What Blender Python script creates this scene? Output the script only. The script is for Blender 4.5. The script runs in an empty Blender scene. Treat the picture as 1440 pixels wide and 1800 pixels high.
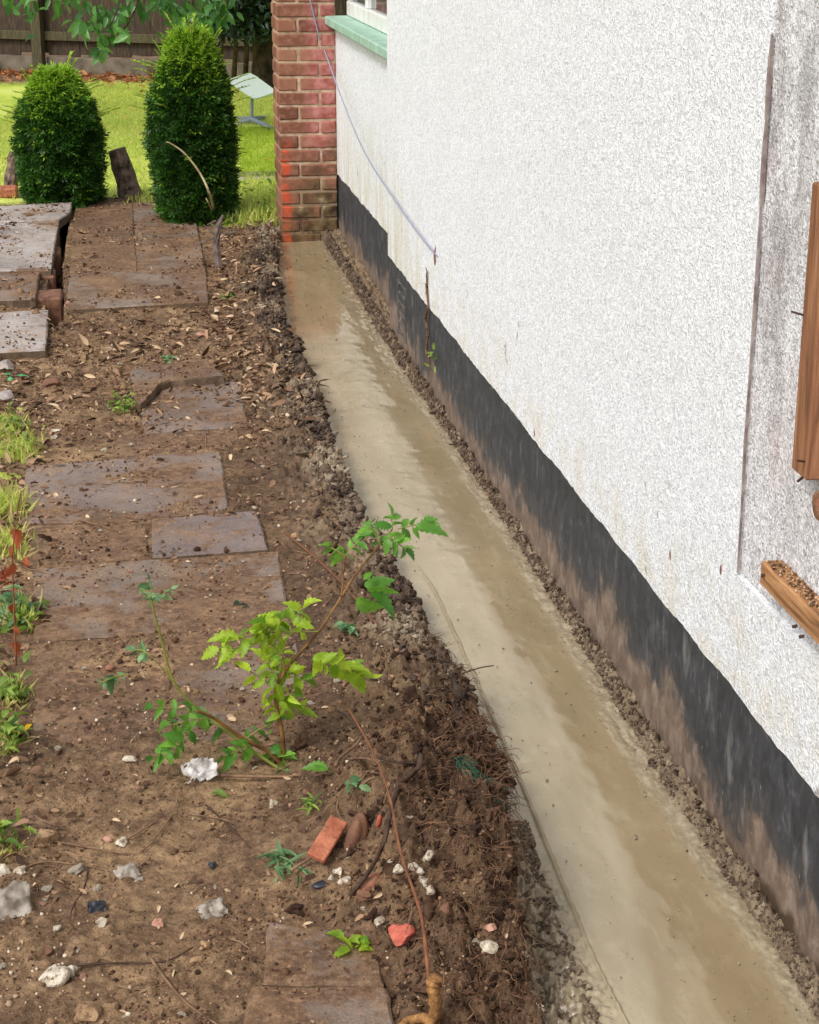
import bpy, math, random
import numpy as np
from mathutils import Vector, Matrix
random.seed(7); rng=np.random.default_rng(7)
S=bpy.context.scene; C=S.collection
# ------------------------------------------------------------------ camera
CF=3150.; PIT=math.radians(19.02); YAW=math.radians(9.24); H=1.78
cam=bpy.data.objects.new('camera',bpy.data.cameras.new('camera')); C.objects.link(cam)
cam.location=(0,0,H); cam.rotation_euler=(math.pi/2-PIT,0,-YAW)
cam.data.sensor_fit='HORIZONTAL'; cam.data.sensor_width=36; cam.data.lens=CF/1440*36
cam.data.clip_end=400; cam.data.clip_start=.05; S.camera=cam
# ------------------------------------------------------------------ sky, sun, exposure
SUN_EL=math.radians(48); SUN_AZ=math.radians(-128)     # azimuth from +Y towards +X
w=bpy.data.worlds.new('World'); S.world=w; w.use_nodes=True
wn=w.node_tree; bg=wn.nodes['Background']
sk=wn.nodes.new('ShaderNodeTexSky'); sk.sky_type='NISHITA'; sk.sun_disc=False
sk.sun_elevation=SUN_EL; sk.sun_rotation=SUN_AZ; sk.dust_density=3; sk.air_density=1
hs=wn.nodes.new('ShaderNodeHueSaturation'); hs.inputs['Saturation'].default_value=.3
wn.links.new(sk.outputs[0],hs.inputs['Color']); wn.links.new(hs.outputs[0],bg.inputs[0]); bg.inputs[1].default_value=.15
sl=bpy.data.lights.new('sun','SUN'); sl.energy=1.5; sl.angle=math.radians(14); sl.color=(1,.975,.94)
so=bpy.data.objects.new('sun',sl); C.objects.link(so)
dv=Vector((math.sin(SUN_AZ)*math.cos(SUN_EL),math.cos(SUN_AZ)*math.cos(SUN_EL),math.sin(SUN_EL)))
so.rotation_euler=dv.to_track_quat('Z','Y').to_euler(); so.location=dv*20
S.view_settings.view_transform='Standard'; S.view_settings.look='None'; S.view_settings.exposure=.32; S.view_settings.gamma=1
# ------------------------------------------------------------------ photo-pixel -> world rays (used to survey real positions)
Fv=np.array([math.sin(YAW)*math.cos(PIT),math.cos(YAW)*math.cos(PIT),-math.sin(PIT)])
Rv=np.array([math.cos(YAW),-math.sin(YAW),0.]); Uv=np.cross(Rv,Fv); O=np.array([0,0,H])
def ray(x,y): return Fv+Rv*(x-720)/CF+Uv*(900-y)/CF
def P(x,y,z=0.):
    d=ray(x,y); return d*((z-H)/d[2])+O
def W(x,y,X):
    d=ray(x,y); return d*(X/d[0])+O
def Q(x,y,Y):
    d=ray(x,y); return d*(Y/d[1])+O
# ------------------------------------------------------------------ noise
def vn(x,y,s=0):
    x=np.asarray(x,float);y=np.asarray(y,float)
    ix=np.floor(x).astype(np.int64);iy=np.floor(y).astype(np.int64);fx=x-ix;fy=y-iy
    fx=fx*fx*(3-2*fx);fy=fy*fy*(3-2*fy)
    def h(a,b):
        n=(a*374761393+b*668265263+s*974711+1013)&0xffffffff
        n=((n^(n>>13))*1274126177)&0xffffffff
        return ((n^(n>>16))&0xffff)/65535.
    return (h(ix,iy)*(1-fx)+h(ix+1,iy)*fx)*(1-fy)+(h(ix,iy+1)*(1-fx)+h(ix+1,iy+1)*fx)*fy
def fbm(x,y,o=4,s=0):
    t=0;a=.5
    for k in range(o):
        t=t+a*(vn(x,y,s+k*17)*2-1); x=x*2.03+3.1;y=y*2.03+1.7;a*=.5
    return t
def sm(a,b,x):
    t=np.clip((x-a)/(b-a),0,1);return t*t*(3-2*t)
# ------------------------------------------------------------------ the survey lines
XW=1.11; XR2=1.175; YC=7.39; YP=9.64
def curve(px):
    a=np.array([P(*q) for q in px]); i=np.argsort(a[:,1]); a=a[i]; return a[:,1],a[:,0]
CL=curve([(484,430),(492,500),(508,590),(543,660),(576,740),(600,820),(634,900),(690,1000),(738,1100),(782,1200),(818,1270),(868,1350),(908,1410),(915,1480),(905,1540),(925,1620),(945,1700),(960,1800)])
CR=curve([(580,430),(612,500),(650,580),(700,660),(760,750),(820,840),(893,960),(950,1060),(1030,1190),(1080,1290),(1162,1420),(1242,1540),(1330,1660),(1400,1790)])
CS=curve([(488,430),(500,520),(530,600),(590,720),(640,830),(700,950),(765,1040),(830,1180),(905,1350),(975,1520),(1050,1700),(1100,1800)])
CT=curve([(560,430),(600,560),(660,700),(690,760),(745,860),(812,1000),(945,1200),(1030,1350),(1090,1480),(1120,1600),(1150,1790)])
CR=(CR[0],np.minimum(CR[1]+.030,XW-.022)); CL=(CL[0],CL[1]-.04*np.exp(-((CL[0]-2.85)/.55)**4)-.030*np.exp(-((CL[0]-6.3)/2.1)**4))
def xl(Y): return np.interp(Y,*CL)+.012*fbm(np.asarray(Y)*9,0*np.asarray(Y)+3,3,5)
def xr(Y): return np.interp(Y,*CR)+.010*fbm(np.asarray(Y)*14,0*np.asarray(Y)+9,3,8)
def inp(x,y,poly):                      # points in polygon
    c=np.zeros(np.shape(x),bool); n=len(poly)
    for i in range(n):
        x1,y1=poly[i][:2];x2,y2=poly[(i+1)%n][:2]
        if y1==y2: continue
        k=((y1>y)!=(y2>y))&(x<(x2-x1)*(y-y1)/(y2-y1)+x1); c^=k
    return c
PIT_POLY=[P(*q,.05) for q in [(129,357),(116,420),(110,470),(112,560),(88,575),(78,530),(90,470),(100,420),(108,375)]]
def gnd(x,y,full=False):
    x=np.asarray(x,float);y=np.asarray(y,float)
    L=np.interp(y,*CL)+.012*fbm(y*9,0*y+3,3,5); Rr=np.interp(y,*CR)+.010*fbm(y*14,0*y+9,3,8)
    dn=np.clip((13-y)/3,0,1)
    gx_=vn(x*7,y*7,4);z=.050+.010*fbm(x*3,y*3,3,1)+.014*(np.abs(fbm(x*9,y*9,4,6))-.2)*dn+.009*fbm(x*20,y*20,4,2)*dn+.006*fbm(x*70,y*70,3,3)*dn*(.5+gx_)
    # loose bank beside the trench
    d=L-x
    bank=sm(.30,.06,d)*(y<9.9)*(d>-.3)
    rid=np.abs(fbm(x*22,y*18,4,11)); lump=.075*(rid-.12)+.03*fbm(x*7,y*7,3,12)+.022*(np.abs(fbm(x*48,y*48,3,14))-.1)
    z=z+bank*(lump+.012)
    # middle gap of litter between the slab groups is hollow and rough
    rough=np.exp(-(((x-.02)/.55)**2+((y-7.1)/.75)**2))
    z=z+rough*(.022*fbm(x*12,y*12,4,21)-.012)
    # soil heap with roots
    for (cx,cy,sx,sy,a) in ((.57,2.72,.15,.20,.15),(.54,3.10,.15,.26,.15),(.60,3.65,.15,.25,.06),(.42,3.05,.20,.25,.035),(.74,5.2,.10,.3,.035),(.68,6.2,.1,.3,.03),(.63,7.1,.1,.25,.03)):
        g=a*np.exp(-(((x-cx)/sx)**2+((y-cy)/sy)**2)); z=z+g*(1+.5*fbm(x*25,y*25,4,31))
    # drop to the trench
    tr=sm(-.004,.022,x-L)*(y<9.75)
    zz=-.07
    rs=sm(-.03,.02,x-Rr)*(y<9.75)         # crumbly strip against the wall
    strip=.004+.020*sm(5,9.4,y)+.018*sm(.05,.0,XW-x)+.05*(np.abs(fbm(x*30,y*30,4,41))-.13)+.012*fbm(x*90,y*90,2,43)
    zt=zz*(1-rs)+strip*rs
    z=z*(1-tr)+zt*tr
    if np.ndim(x)==0: pm=inp(np.array([x]),np.array([y]),PIT_POLY)[0]
    else: pm=inp(x,y,PIT_POLY)
    z=np.where(pm,-.12,z)
    z=np.where(y>13,z*np.clip((19-y)/6,.3,1),z)
    if full:
        clay=np.clip(bank*sm(-.25,.35,fbm(x*5,y*5,3,61)+.5*sm(.16,.02,d)-.25),0,1)*sm(3.3,4.0,y)*(1-tr)
        clay=np.maximum(clay,tr*sm(6.0,4.5,y)*.9); clay=np.maximum(clay,tr*rs*.55)
        clay=np.maximum(clay,bank*.25*sm(3.3,3.6,y))
        gx=np.interp(y,[2,2.9,3.6,4.4,5.5,6.3,6.8],[-.42,-.30,-.30,-.31,-.27,-.33,-.9])
        grass=np.maximum(sm(10.6,11.3,y+.3*fbm(x*3,y*3,3,71)),sm(.05,-.05,x-gx+.04*fbm(x*9,y*9,3,72)))
        grass=np.where((x>.55)&(y>9.9),np.maximum(grass,.6),grass)*sm(18.6,18.0,y+.3*fbm(x*2,y*2,2,73))
        grass=np.where(y<8,grass*.55*sm(-.2,.3,fbm(x*12,y*12,4,75)),grass)
        dark=np.maximum(sm(.20,.36,x)*sm(8,5.5,y)*(1-tr)*.55,np.exp(-(((x-.62)/.17)**2+((y-3.05)/.65)**2)))+.25*fbm(x*8,y*8,3,77); dark=np.maximum(dark,bank*.7*sm(6,8,y))
        return z,clay,grass,np.clip(dark,0,1)
    return z
def G(px,py,dz=0.,z0=.05):
    z=z0
    for k in range(5):
        p=P(px,py,z); z=float(gnd(p[0],p[1]))
        z=max(z,0.0 if p[0]>float(xl(p[1])) and p[1]<9.7 else -1)
    p=P(px,py,z+dz); return p
# ------------------------------------------------------------------ materials
def sc(r,g,b):
    f=lambda c:(c/12.92 if c<=.04045 else ((c+.055)/1.055)**2.4)
    return (f(r/255),f(g/255),f(b/255),1)
class M:
    def __init__(s,name,rough=.8,spec=.3):
        s.m=bpy.data.materials.new(name); s.m.use_nodes=True; s.nt=s.m.node_tree
        s.b=s.nt.nodes['Principled BSDF']; s.b.inputs['Roughness'].default_value=rough
        s.b.inputs['Specular IOR Level'].default_value=spec
        s.tc=s.nt.nodes.new('ShaderNodeTexCoord')
    def n(s,t,**k):
        o=s.nt.nodes.new('ShaderNode'+t)
        for a,v in k.items(): setattr(o,a,v)
        return o
    def l(s,a,b): s.nt.links.new(a,b)
    def set(s,i,v):
        if hasattr(v,'is_output'): s.l(v,i)
        else: i.default_value=v
    def noise(s,scale,det=4,vec=None,rough=.55,dist=0,stretch=None):
        o=s.n('TexNoise'); o.inputs['Scale'].default_value=scale;o.inputs['Detail'].default_value=det
        o.inputs['Roughness'].default_value=rough;o.inputs['Distortion'].default_value=dist
        v=vec or s.tc.outputs['Object']
        if stretch:
            mp=s.n('Mapping'); mp.inputs['Scale'].default_value=stretch; s.l(v,mp.inputs[0]); v=mp.outputs[0]
        s.l(v,o.inputs['Vector']); return o.outputs[0]
    def vor(s,scale,feat='F1',vec=None):
        o=s.n('TexVoronoi',feature=feat); o.inputs['Scale'].default_value=scale; s.l(vec or s.tc.outputs['Object'],o.inputs['Vector']); return o
    def ramp(s,f,*st):
        o=s.n('ValToRGB'); s.l(f,o.inputs[0]); e=o.color_ramp.elements
        while len(e)<len(st): e.new(.5)
        for q,(p,c) in zip(e,st): q.position=p; q.color=c if len(c)==4 else (*c,1)
        return o.outputs[0]
    def val(s,f,a,b,lo=0.,hi=1.):
        o=s.n('MapRange'); s.set(o.inputs[0],f)
        for i,v in zip((1,2,3,4),(a,b,lo,hi)): o.inputs[i].default_value=v
        return o.outputs[0]
    def mix(s,f,a,b,mode='MIX'):
        o=s.n('Mix',data_type='RGBA',blend_type=mode); s.set(o.inputs[0],f); s.set(o.inputs[6],a); s.set(o.inputs[7],b); return o.outputs[2]
    def math(s,op,a,b=0.):
        o=s.n('Math',operation=op); s.set(o.inputs[0],a); s.set(o.inputs[1],b); return o.outputs[0]
    def attr(s,name): 
        o=s.n('Attribute'); o.attribute_name=name; return o.outputs['Fac']
    def acol(s,name):
        o=s.n('Attribute'); o.attribute_name=name; return o.outputs['Color']
    def bump(s,h,st=.5,d=.01,prev=None):
        o=s.n('Bump'); o.inputs['Strength'].default_value=st;o.inputs['Distance'].default_value=d; s.l(h,o.inputs['Height'])
        if prev: s.l(prev,o.inputs['Normal'])
        s.l(o.outputs[0],s.b.inputs['Normal']); return o.outputs[0]
    def col(s,c): s.set(s.b.inputs['Base Color'],c)
    def rough(s,c): s.set(s.b.inputs['Roughness'],c)
    def xyz(s):
        o=s.n('SeparateXYZ'); s.l(s.n('NewGeometry').outputs['Position'],o.inputs[0]); return o.outputs
def simple(name,c1,c2,scale=20,rough=.7,bs=.4,bd=.003,spec=.3):
    m=M(name,rough,spec); n=m.noise(scale,5); m.col(m.ramp(n,(.3,c1),(.7,c2))); m.bump(m.noise(scale*4,4),bs,bd); return m.m
def leafmat(name,dark,light,trans=.35,rough=.45):
    m=M(name,rough,.4); c=m.mix(m.attr('rnd'),dark,light); c=m.mix(m.val(m.noise(60,4),.40,.7),c,m.mix(.45,c,(.03,.05,.01,1))); m.bump(m.noise(160,3,dist=1),.5,.002)
    m.col(c); tr=m.n('BsdfTranslucent'); m.l(m.mix(.5,c,light),tr.inputs[0]); mx=m.n('MixShader'); mx.inputs[0].default_value=trans
    m.l(m.b.outputs[0],mx.inputs[1]); m.l(tr.outputs[0],mx.inputs[2]); m.l(mx.outputs[0],m.nt.nodes['Material Output'].inputs[0]); return m.m
# soil
m=M('soil',.9,.25)
n1=m.noise(4,5);n2=m.noise(30,6,rough=.7);n3=m.noise(160,4,rough=.7)
c=m.ramp(n2,(.28,sc(74,56,42)),(.5,sc(120,93,69)),(.72,sc(166,136,104)))
c=m.mix(m.val(n1,.46,.64),c,m.ramp(n2,(.3,sc(112,86,62)),(.7,sc(194,160,120)))); c=m.mix(m.val(m.noise(2.3,4),.5,.36,0,.6),c,m.mix(.6,c,sc(60,42,31)))
c=m.mix(m.val(n3,.55,.75,0,.6),c,sc(172,142,112)); c=m.mix(m.val(n3,.45,.3,0,.7),c,sc(48,34,26))
c=m.mix(m.math('MULTIPLY',m.attr('dark'),.85),c,m.mix(.9,c,m.ramp(n2,(.3,sc(34,23,17)),(.7,sc(78,54,39)))))
cl=m.ramp(n2,(.25,sc(82,68,56)),(.5,sc(138,120,98)),(.75,sc(178,162,136)))
c=m.mix(m.attr('clay'),c,cl)
gr=m.ramp(m.noise(60,5,rough=.75),(.3,sc(84,104,34)),(.5,sc(182,204,72)),(.7,sc(232,236,124)))
lg=m.ramp(m.noise(2.2,4,stretch=(1,.5,1)),(.35,sc(150,184,58)),(.5,sc(210,224,96)),(.68,sc(240,238,140)))
gr=m.mix(.6,gr,lg)
c=m.mix(m.val(m.math('ADD',m.attr('grass'),m.math('MULTIPLY',m.math('SUBTRACT',n2,.5),.5)),.35,.65),c,gr)
m.col(c); m.rough(m.val(n1,.35,.65,.65,.95))
b1=m.bump(n2,.9,.014); b2=m.bump(m.noise(75,4,rough=.7),.9,.007,b1); m.bump(n3,.8,.004,b2); SOIL=m.m
# concrete
m=M('wet concrete',.4,.4)
n1=m.noise(3,4,stretch=(2.5,.7,1));n2=m.noise(14,5,rough=.6);n3=m.noise(220,3)
pale=m.ramp(n1,(.3,sc(154,140,112)),(.7,sc(176,162,134))); wetc=m.ramp(n1,(.3,sc(142,124,94)),(.7,sc(158,140,108)))
wet=m.attr('wet'); c=m.mix(m.val(m.math('ADD',wet,m.math('MULTIPLY',m.math('SUBTRACT',n2,.5),.35)),.3,.7),pale,wetc)
c=m.mix(m.val(n2,.55,.72,0,.2),c,sc(194,180,150)); c=m.mix(m.attr('edge'),c,m.ramp(m.noise(60,5,rough=.7),(.3,sc(98,84,68)),(.55,sc(156,140,114)),(.75,sc(190,176,148))))
c=m.mix(m.val(n3,.62,.75,0,.5),c,sc(120,100,76))
tw=m.noise(6,6,stretch=(4,.7,1),rough=.7); c=m.mix(m.val(tw,.54,.72,0,.28),c,sc(134,116,90)); c=m.mix(m.val(tw,.45,.3,0,.25),c,sc(196,184,158)); sc_=m.noise(40,3,rough=.8); c=m.mix(m.val(sc_,.68,.74,0,.6),c,sc(112,94,72))
m.col(c); m.rough(m.val(m.math('ADD',wet,m.math('MULTIPLY',n2,.6)),.3,.85,.30,.035))
bn=m.bump(n2,.10,.004); m.bump(m.noise(120,4),.12,.0015,bn); m.b.inputs['Specular IOR Level'].default_value=.6; CONC=m.m
# roughcast render
def render_mat(name,dirty):
    m=M(name,.85,.25)
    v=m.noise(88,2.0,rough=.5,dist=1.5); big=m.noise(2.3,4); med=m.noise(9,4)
    X,Y,Z=m.xyz()
    c=m.ramp(v,(.33,sc(200,202,204)),(.50,sc(230,232,235)),(.60,sc(246,248,250)))  # shade of the roughcast grain put into the colour: hollows grey, crests white
    c=m.mix(m.val(big,.45,.75,0,.35),c,m.mix(.5,c,sc(214,212,204)))
    # splash-back dirt just above the plinth, greenish and brown stains
    low=m.math('MULTIPLY',m.val(Z,.62,.34,0,1),m.val(med,.42,.7,0,.55)); c=m.mix(low,c,sc(206,190,152))
    far=m.math('MULTIPLY',m.val(Y,6.3,7.2),m.math('MULTIPLY',m.val(Z,.95,.4,0,1),m.val(m.noise(5,3,stretch=(1,3,.4)),.42,.7,0,.7))); c=m.mix(far,c,sc(196,186,140))
    sp=m.math('MULTIPLY',m.val(m.noise(13,2),.71,.76,0,.6),m.val(Z,.95,.5)); c=m.mix(sp,c,sc(120,104,86))
    if dirty:
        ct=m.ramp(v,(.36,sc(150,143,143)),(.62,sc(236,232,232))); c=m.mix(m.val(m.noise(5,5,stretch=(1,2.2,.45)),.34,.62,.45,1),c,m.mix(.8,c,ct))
        g=m.math('MULTIPLY',m.val(m.noise(5,5,rough=.7,stretch=(1,1.6,.7)),.48,.7,0,.6),m.val(Z,.8,1.2,.35,1)); c=m.mix(g,c,sc(112,106,104))
        c=m.mix(m.val(m.noise(3.1,3),.55,.7,0,.35),c,sc(190,160,150))
    m.col(c); bn=m.bump(v,.75,.007); m.bump(m.noise(400,2),.2,.001,bn); return m.m
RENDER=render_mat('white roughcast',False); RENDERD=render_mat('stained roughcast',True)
m=M('black bitumen paint',.55,.35)
X,Y,Z=m.xyz(); st=m.noise(20,6,stretch=(1,1.1,.85),rough=.72,dist=.5); big=m.noise(5,4,stretch=(1,.8,1)); fin=m.noise(110,4,stretch=(1,1.2,.3))
c=m.ramp(st,(.35,sc(44,46,50)),(.58,sc(68,69,72)),(.75,sc(112,108,106)))
mud=m.ramp(st,(.3,sc(84,66,54)),(.5,sc(132,110,94)),(.72,sc(186,166,146)))
hh=m.math('ADD',Z,m.math('ADD',m.math('MULTIPLY',m.math('SUBTRACT',big,.5),-.40),m.math('MULTIPLY',m.math('SUBTRACT',st,.5),-.13)))
c=m.mix(m.val(hh,.138,.068),c,mud)
c=m.mix(m.val(hh,.19,.06,0,.5),c,sc(104,92,82))
c=m.mix(m.val(fin,.69,.75,0,.7),c,sc(176,164,144)); c=m.mix(m.val(m.noise(24,5,stretch=(1,1,.45),rough=.75),.70,.75,0,.7),c,sc(172,160,138))
c=m.mix(m.math('MULTIPLY',m.val(m.noise(11,5,stretch=(1,1.5,.5)),.6,.72,0,.6),m.val(Y,4.2,2.9)),c,sc(150,146,142))
dk=m.math('MULTIPLY',m.val(m.math('ADD',Z,m.math('MULTIPLY',m.noise(6,3),-.16)),-.03,-.045),m.val(Y,3.4,2.7)); c=m.mix(dk,c,sc(76,60,46))
m.col(c); m.rough(m.val(st,.3,.7,.45,.8)); m.bump(st,.4,.004); PLINTH=m.m
# slab
def slab_mat(name,dirt,base=(128,112,106),moss=0.):
    m=M(name,.55,.35); n1=m.noise(3.2,5);n2=m.noise(16,7,rough=.75);n3=m.noise(140,4,rough=.7)
    c=m.ramp(n2,(.3,sc(*[v*.82 for v in base])),(.7,sc(*[min(255,v*1.2) for v in base])))
    so=m.ramp(m.noise(42,6,rough=.75),(.3,sc(70,50,36)),(.5,sc(112,83,60)),(.72,sc(160,128,98)))
    f=m.val(m.math('ADD',n1,m.math('MULTIPLY',m.math('SUBTRACT',n2,.5),.7)),.78-dirt*.65,.62-dirt*.65,0,1)
    f=m.math('SUBTRACT',1.,f) if False else f
    c=m.mix(m.val(m.math('ADD',n1,m.math('MULTIPLY',m.math('SUBTRACT',n2,.5),.7)),.72-dirt*.5,.84-dirt*.5),c,so)
    c=m.mix(m.val(m.noise(5,6,rough=.7),.5,.66,0,.55),c,sc(160,128,94)); dks=m.noise(2.1,4); c=m.mix(m.val(dks,.5,.66,0,.5),c,m.mix(.7,c,sc(66,48,36))); c=m.mix(m.val(n3,.56,.72,0,.5),c,sc(190,162,130)); c=m.mix(m.val(n3,.42,.3,0,.6),c,sc(60,44,34))
    g=m.n('NewGeometry'); s=m.n('SeparateXYZ'); m.l(g.outputs['True Normal'],s.inputs[0])
    side=m.val(s.outputs[2],.7,.3); c=m.mix(side,c,m.ramp(n2,(.3,sc(52,50,30)if moss else sc(74,58,44)),(.7,sc(112,118,52)if moss else sc(124,104,82))))
    m.col(c); m.rough(m.val(n1,.4,.6,.42,.75)); b=m.bump(n2,.8,.010); m.bump(n3,.6,.004,b); return m.m
SL={k:slab_mat('paving slab '+k,*a) for k,a in dict(bare=(.36,(122,108,104)),mid=(.56,(130,114,106)),muddy=(.66,(134,118,106)),buried=(.9,(130,112,94)),pale=(.33,(172,162,156)),mossy=(.95,(136,118,92),1)).items()}
m=M('brick',.85,.2); r=m.attr('rnd'); n=m.noise(28,5); X,Y,Z=m.xyz()
c=m.ramp(r,(0,sc(106,68,52)),(.5,sc(138,92,72)),(1,sc(160,114,90))); c=m.mix(m.val(n,.45,.75,0,.6),c,sc(176,130,108))
pk=m.math('MULTIPLY',m.val(X,.99,1.06),m.val(m.math('ADD',Z,m.math('MULTIPLY',n,.3)),.5,.7)); c=m.mix(m.math('MULTIPLY',pk,.65),c,m.ramp(m.noise(20,4),(.35,sc(150,70,66)),(.65,sc(206,140,138))))
gm=m.math('MULTIPLY',m.val(m.math('SUBTRACT',Z,m.math('MULTIPLY',m.math('SUBTRACT',X,.95),1.3)),.42,.12),m.val(m.noise(12,5),.36,.56)); c=m.mix(gm,c,m.ramp(m.noise(16,4),(.3,sc(54,42,34)),(.6,sc(118,98,66)),(.8,sc(172,160,132))))
sp=m.math('MULTIPLY',m.math('MULTIPLY',m.val(m.math('ADD',X,m.math('MULTIPLY',m.math('SUBTRACT',m.noise(9,3),.5),.09)),.932,.905),m.val(X,.872,.882)),m.math('MULTIPLY',m.val(Z,.56,.52),m.val(m.noise(8,2,stretch=(.5,.5,1.4)),.44,.54)))
spo=m.math('MULTIPLY',sp,m.val(m.noise(35,4),.3,.5,.35,1)); c=m.mix(spo,c,m.mix(n,sc(176,66,42),sc(220,104,68))); m.col(c); m.bump(m.noise(90,5),.6,.004); BRICK=m.m
m=M('mortar',.95,.1); n=m.noise(30,4); X,Y,Z=m.xyz(); c=m.ramp(n,(.3,sc(150,120,98)),(.7,sc(206,184,156))); c=m.mix(m.math('MULTIPLY',m.val(Z,.4,.1),m.val(n,.3,.6)),c,sc(88,72,52))
c=m.mix(m.math('MULTIPLY',m.val(X,.92,.91),m.val(Z,.5,.46,0,.6)),c,sc(176,92,60)); m.col(c); m.bump(m.noise(160,3),.5,.003); MORT=m.m
def wood(name,a,b,c3,ax=(8,8,1)):
    m=M(name,.7,.25); n=m.noise(9,5,stretch=ax,dist=.4); f=m.noise(60,4,stretch=ax); c=m.ramp(n,(.3,a),(.55,b),(.75,c3)); c=m.mix(m.val(f,.58,.72,0,.5),c,a)
    m.col(c); m.bump(f,.4,.003); return m.m
WOODV=wood('bare softwood upright',sc(92,62,44),sc(148,102,72),sc(178,132,98),(8,8,.6)); WOODH=wood('bare softwood rail',sc(104,72,48),sc(176,128,86),sc(210,168,122),(8,.6,8))
FENCE=wood('weathered fence board',sc(42,33,26),sc(72,58,46),sc(100,88,64)); FPOST=wood('fence post wood',sc(56,50,36),sc(84,78,54),sc(104,98,66)); GRAV=simple('gravel board concrete',sc(66,60,44),sc(128,116,98),6)
BARK=simple('bark',sc(40,32,26),sc(92,76,60),14,.9,.8,.01); STUMPW=simple('rotten wood',sc(44,34,28),sc(150,128,112),22,.9,.8,.008)
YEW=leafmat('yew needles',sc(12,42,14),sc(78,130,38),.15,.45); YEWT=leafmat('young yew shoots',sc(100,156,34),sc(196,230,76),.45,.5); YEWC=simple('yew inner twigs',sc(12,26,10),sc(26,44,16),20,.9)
ASH=leafmat('lime green leaves',sc(92,142,24),sc(206,232,70),.45,.4); ASHG=leafmat('fresh green leaves',sc(58,120,38),sc(144,200,78),.4,.35); ASHD=leafmat('blue green leaves',sc(66,112,70),sc(150,188,130),.35,.5)
HANG=leafmat('glossy tree leaves',sc(44,92,40),sc(124,176,96),.35,.3); IVY=leafmat('dark ivy leaves',sc(12,32,16),sc(34,66,34),.2,.4)
GRASS=leafmat('grass blades',sc(158,186,58),sc(240,240,140),.45,.6); STRAW=leafmat('straw blades',sc(170,146,90),sc(224,208,150),.3,.7); WEED=leafmat('weed leaves',sc(60,96,30),sc(168,196,84),.35,.5)
STEM=simple('brown stem bark',sc(92,62,34),sc(150,110,62),30,.6); STEMG=simple('green stem',sc(92,104,40),sc(150,150,70),30,.6); TWIG=simple('dry twig',sc(84,60,44),sc(156,124,96),30,.8)
STEMR=simple('red brown stem',sc(96,60,40),sc(142,92,60),30,.6); ROOT=simple('dark root',sc(44,32,26),sc(92,70,56),40,.8); ROOTF=simple('fine root',sc(66,46,34),sc(128,96,70),40,.9); CUT=simple('tan bark',sc(130,86,42),sc(204,156,90),14,.8)
REDLEAF=leafmat('red dead leaves',sc(130,50,24),sc(190,96,56),.3,.6); BROWNL=leafmat('fallen brown leaves',sc(112,56,30),sc(206,140,90),.2,.7)
PLASTIC=M('white crumpled paper',.6,.3); PLASTIC.col(PLASTIC.ramp(PLASTIC.noise(30,4),(.35,sc(130,118,108)),(.6,sc(206,202,198)))); PLASTIC.bump(PLASTIC.noise(60,3),.5,.004); PLASTIC=PLASTIC.m
GREYP=simple('dirty grey film',sc(110,98,86),sc(176,166,152),30,.4)
TILE=simple('orange terracotta',sc(176,92,62),sc(216,134,98),24,.85); REDB=simple('red brick rubble',sc(184,72,54),sc(222,118,96),30,.9); MUDB=simple('mud covered brick',sc(104,66,48),sc(170,112,86),20,.9); MUDS=simple('mud coated clay',sc(90,60,46),sc(136,98,76),24,.8)
FLINT=simple('pale flint',sc(170,146,118),sc(236,226,206),26,.6,.5,.004); TANS=simple('tan stone',sc(140,106,74),sc(206,172,128),18,.8,.6,.006); SLATE=simple('black slate',sc(30,32,38),sc(64,66,74),30,.35); PINKS=simple('salmon stone',sc(176,110,92),sc(226,178,156),26,.8)
m=M('mixed pebbles',.8,.3); m.col(m.ramp(m.attr('rnd'),(0,sc(104,78,58)),(.35,sc(160,128,98)),(.7,sc(176,152,124)),(1,sc(218,204,182)))); PEB=m.m
m=M('soil crumbs',.95,.2); c=m.ramp(m.attr('rnd'),(0,sc(52,36,28)),(.5,sc(98,72,54)),(1,sc(150,120,92))); m.col(c); m.bump(m.noise(200,3),.5,.002); CRUMB=m.m
m=M('clay clods',.75,.35); c=m.ramp(m.attr('rnd'),(0,sc(52,38,30)),(.4,sc(104,86,70)),(1,sc(176,160,136))); c=m.mix(m.val(m.noise(60,4),.5,.7,0,.5),c,sc(84,64,50)); m.col(c); m.bump(m.noise(160,3),.5,.003); CLAY=m.m
m=M('bark litter',.9,.2); m.col(m.ramp(m.attr('rnd'),(0,sc(58,42,32)),(.4,sc(110,82,62)),(.75,sc(160,128,100)),(1,sc(206,180,146)))); LITTER=m.m
DISH=M('white dish shell',.35,.5); DISH.col(sc(214,226,214)); DISH=DISH.m; DISHL=M('grey dish stand',.5,.4); DISHL.col(sc(120,130,140)); DISHL=DISHL.m
m=M('painted sill',.5,.4); n=m.noise(12,5); m.col(m.mix(m.val(m.noise(20,4),.58,.75,0,.7),m.ramp(n,(.3,sc(136,176,154)),(.7,sc(176,208,190))),sc(178,160,124))); m.bump(n,.2,.002); SILL=m.m
WHITE=simple('white window paint',sc(214,212,206),sc(238,238,236),10,.45); CABLE=M('grey cable',.5,.3); CABLE.col(sc(150,152,176)); CABLE=CABLE.m
m=M('window glass',.06,.5); m.col(sc(60,66,68)); WGLASS=m.m
m=M('clear pane',.05,.5); m.b.inputs['Base Color'].default_value=sc(206,222,170); m.b.inputs['Transmission Weight'].default_value=1; m.b.inputs['IOR'].default_value=1.1; PANE=m.m
RUST=simple('rust stain brick',sc(104,70,60),sc(150,104,90),40,.9); BLACKM=simple('rusty nail',sc(40,30,26),sc(90,60,46),40,.7); NET=simple('green netting',sc(22,60,44),sc(44,96,70),40,.7)
BEAD=simple('exposed corner bead',sc(104,84,80),sc(168,156,150),30,.8)
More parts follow.
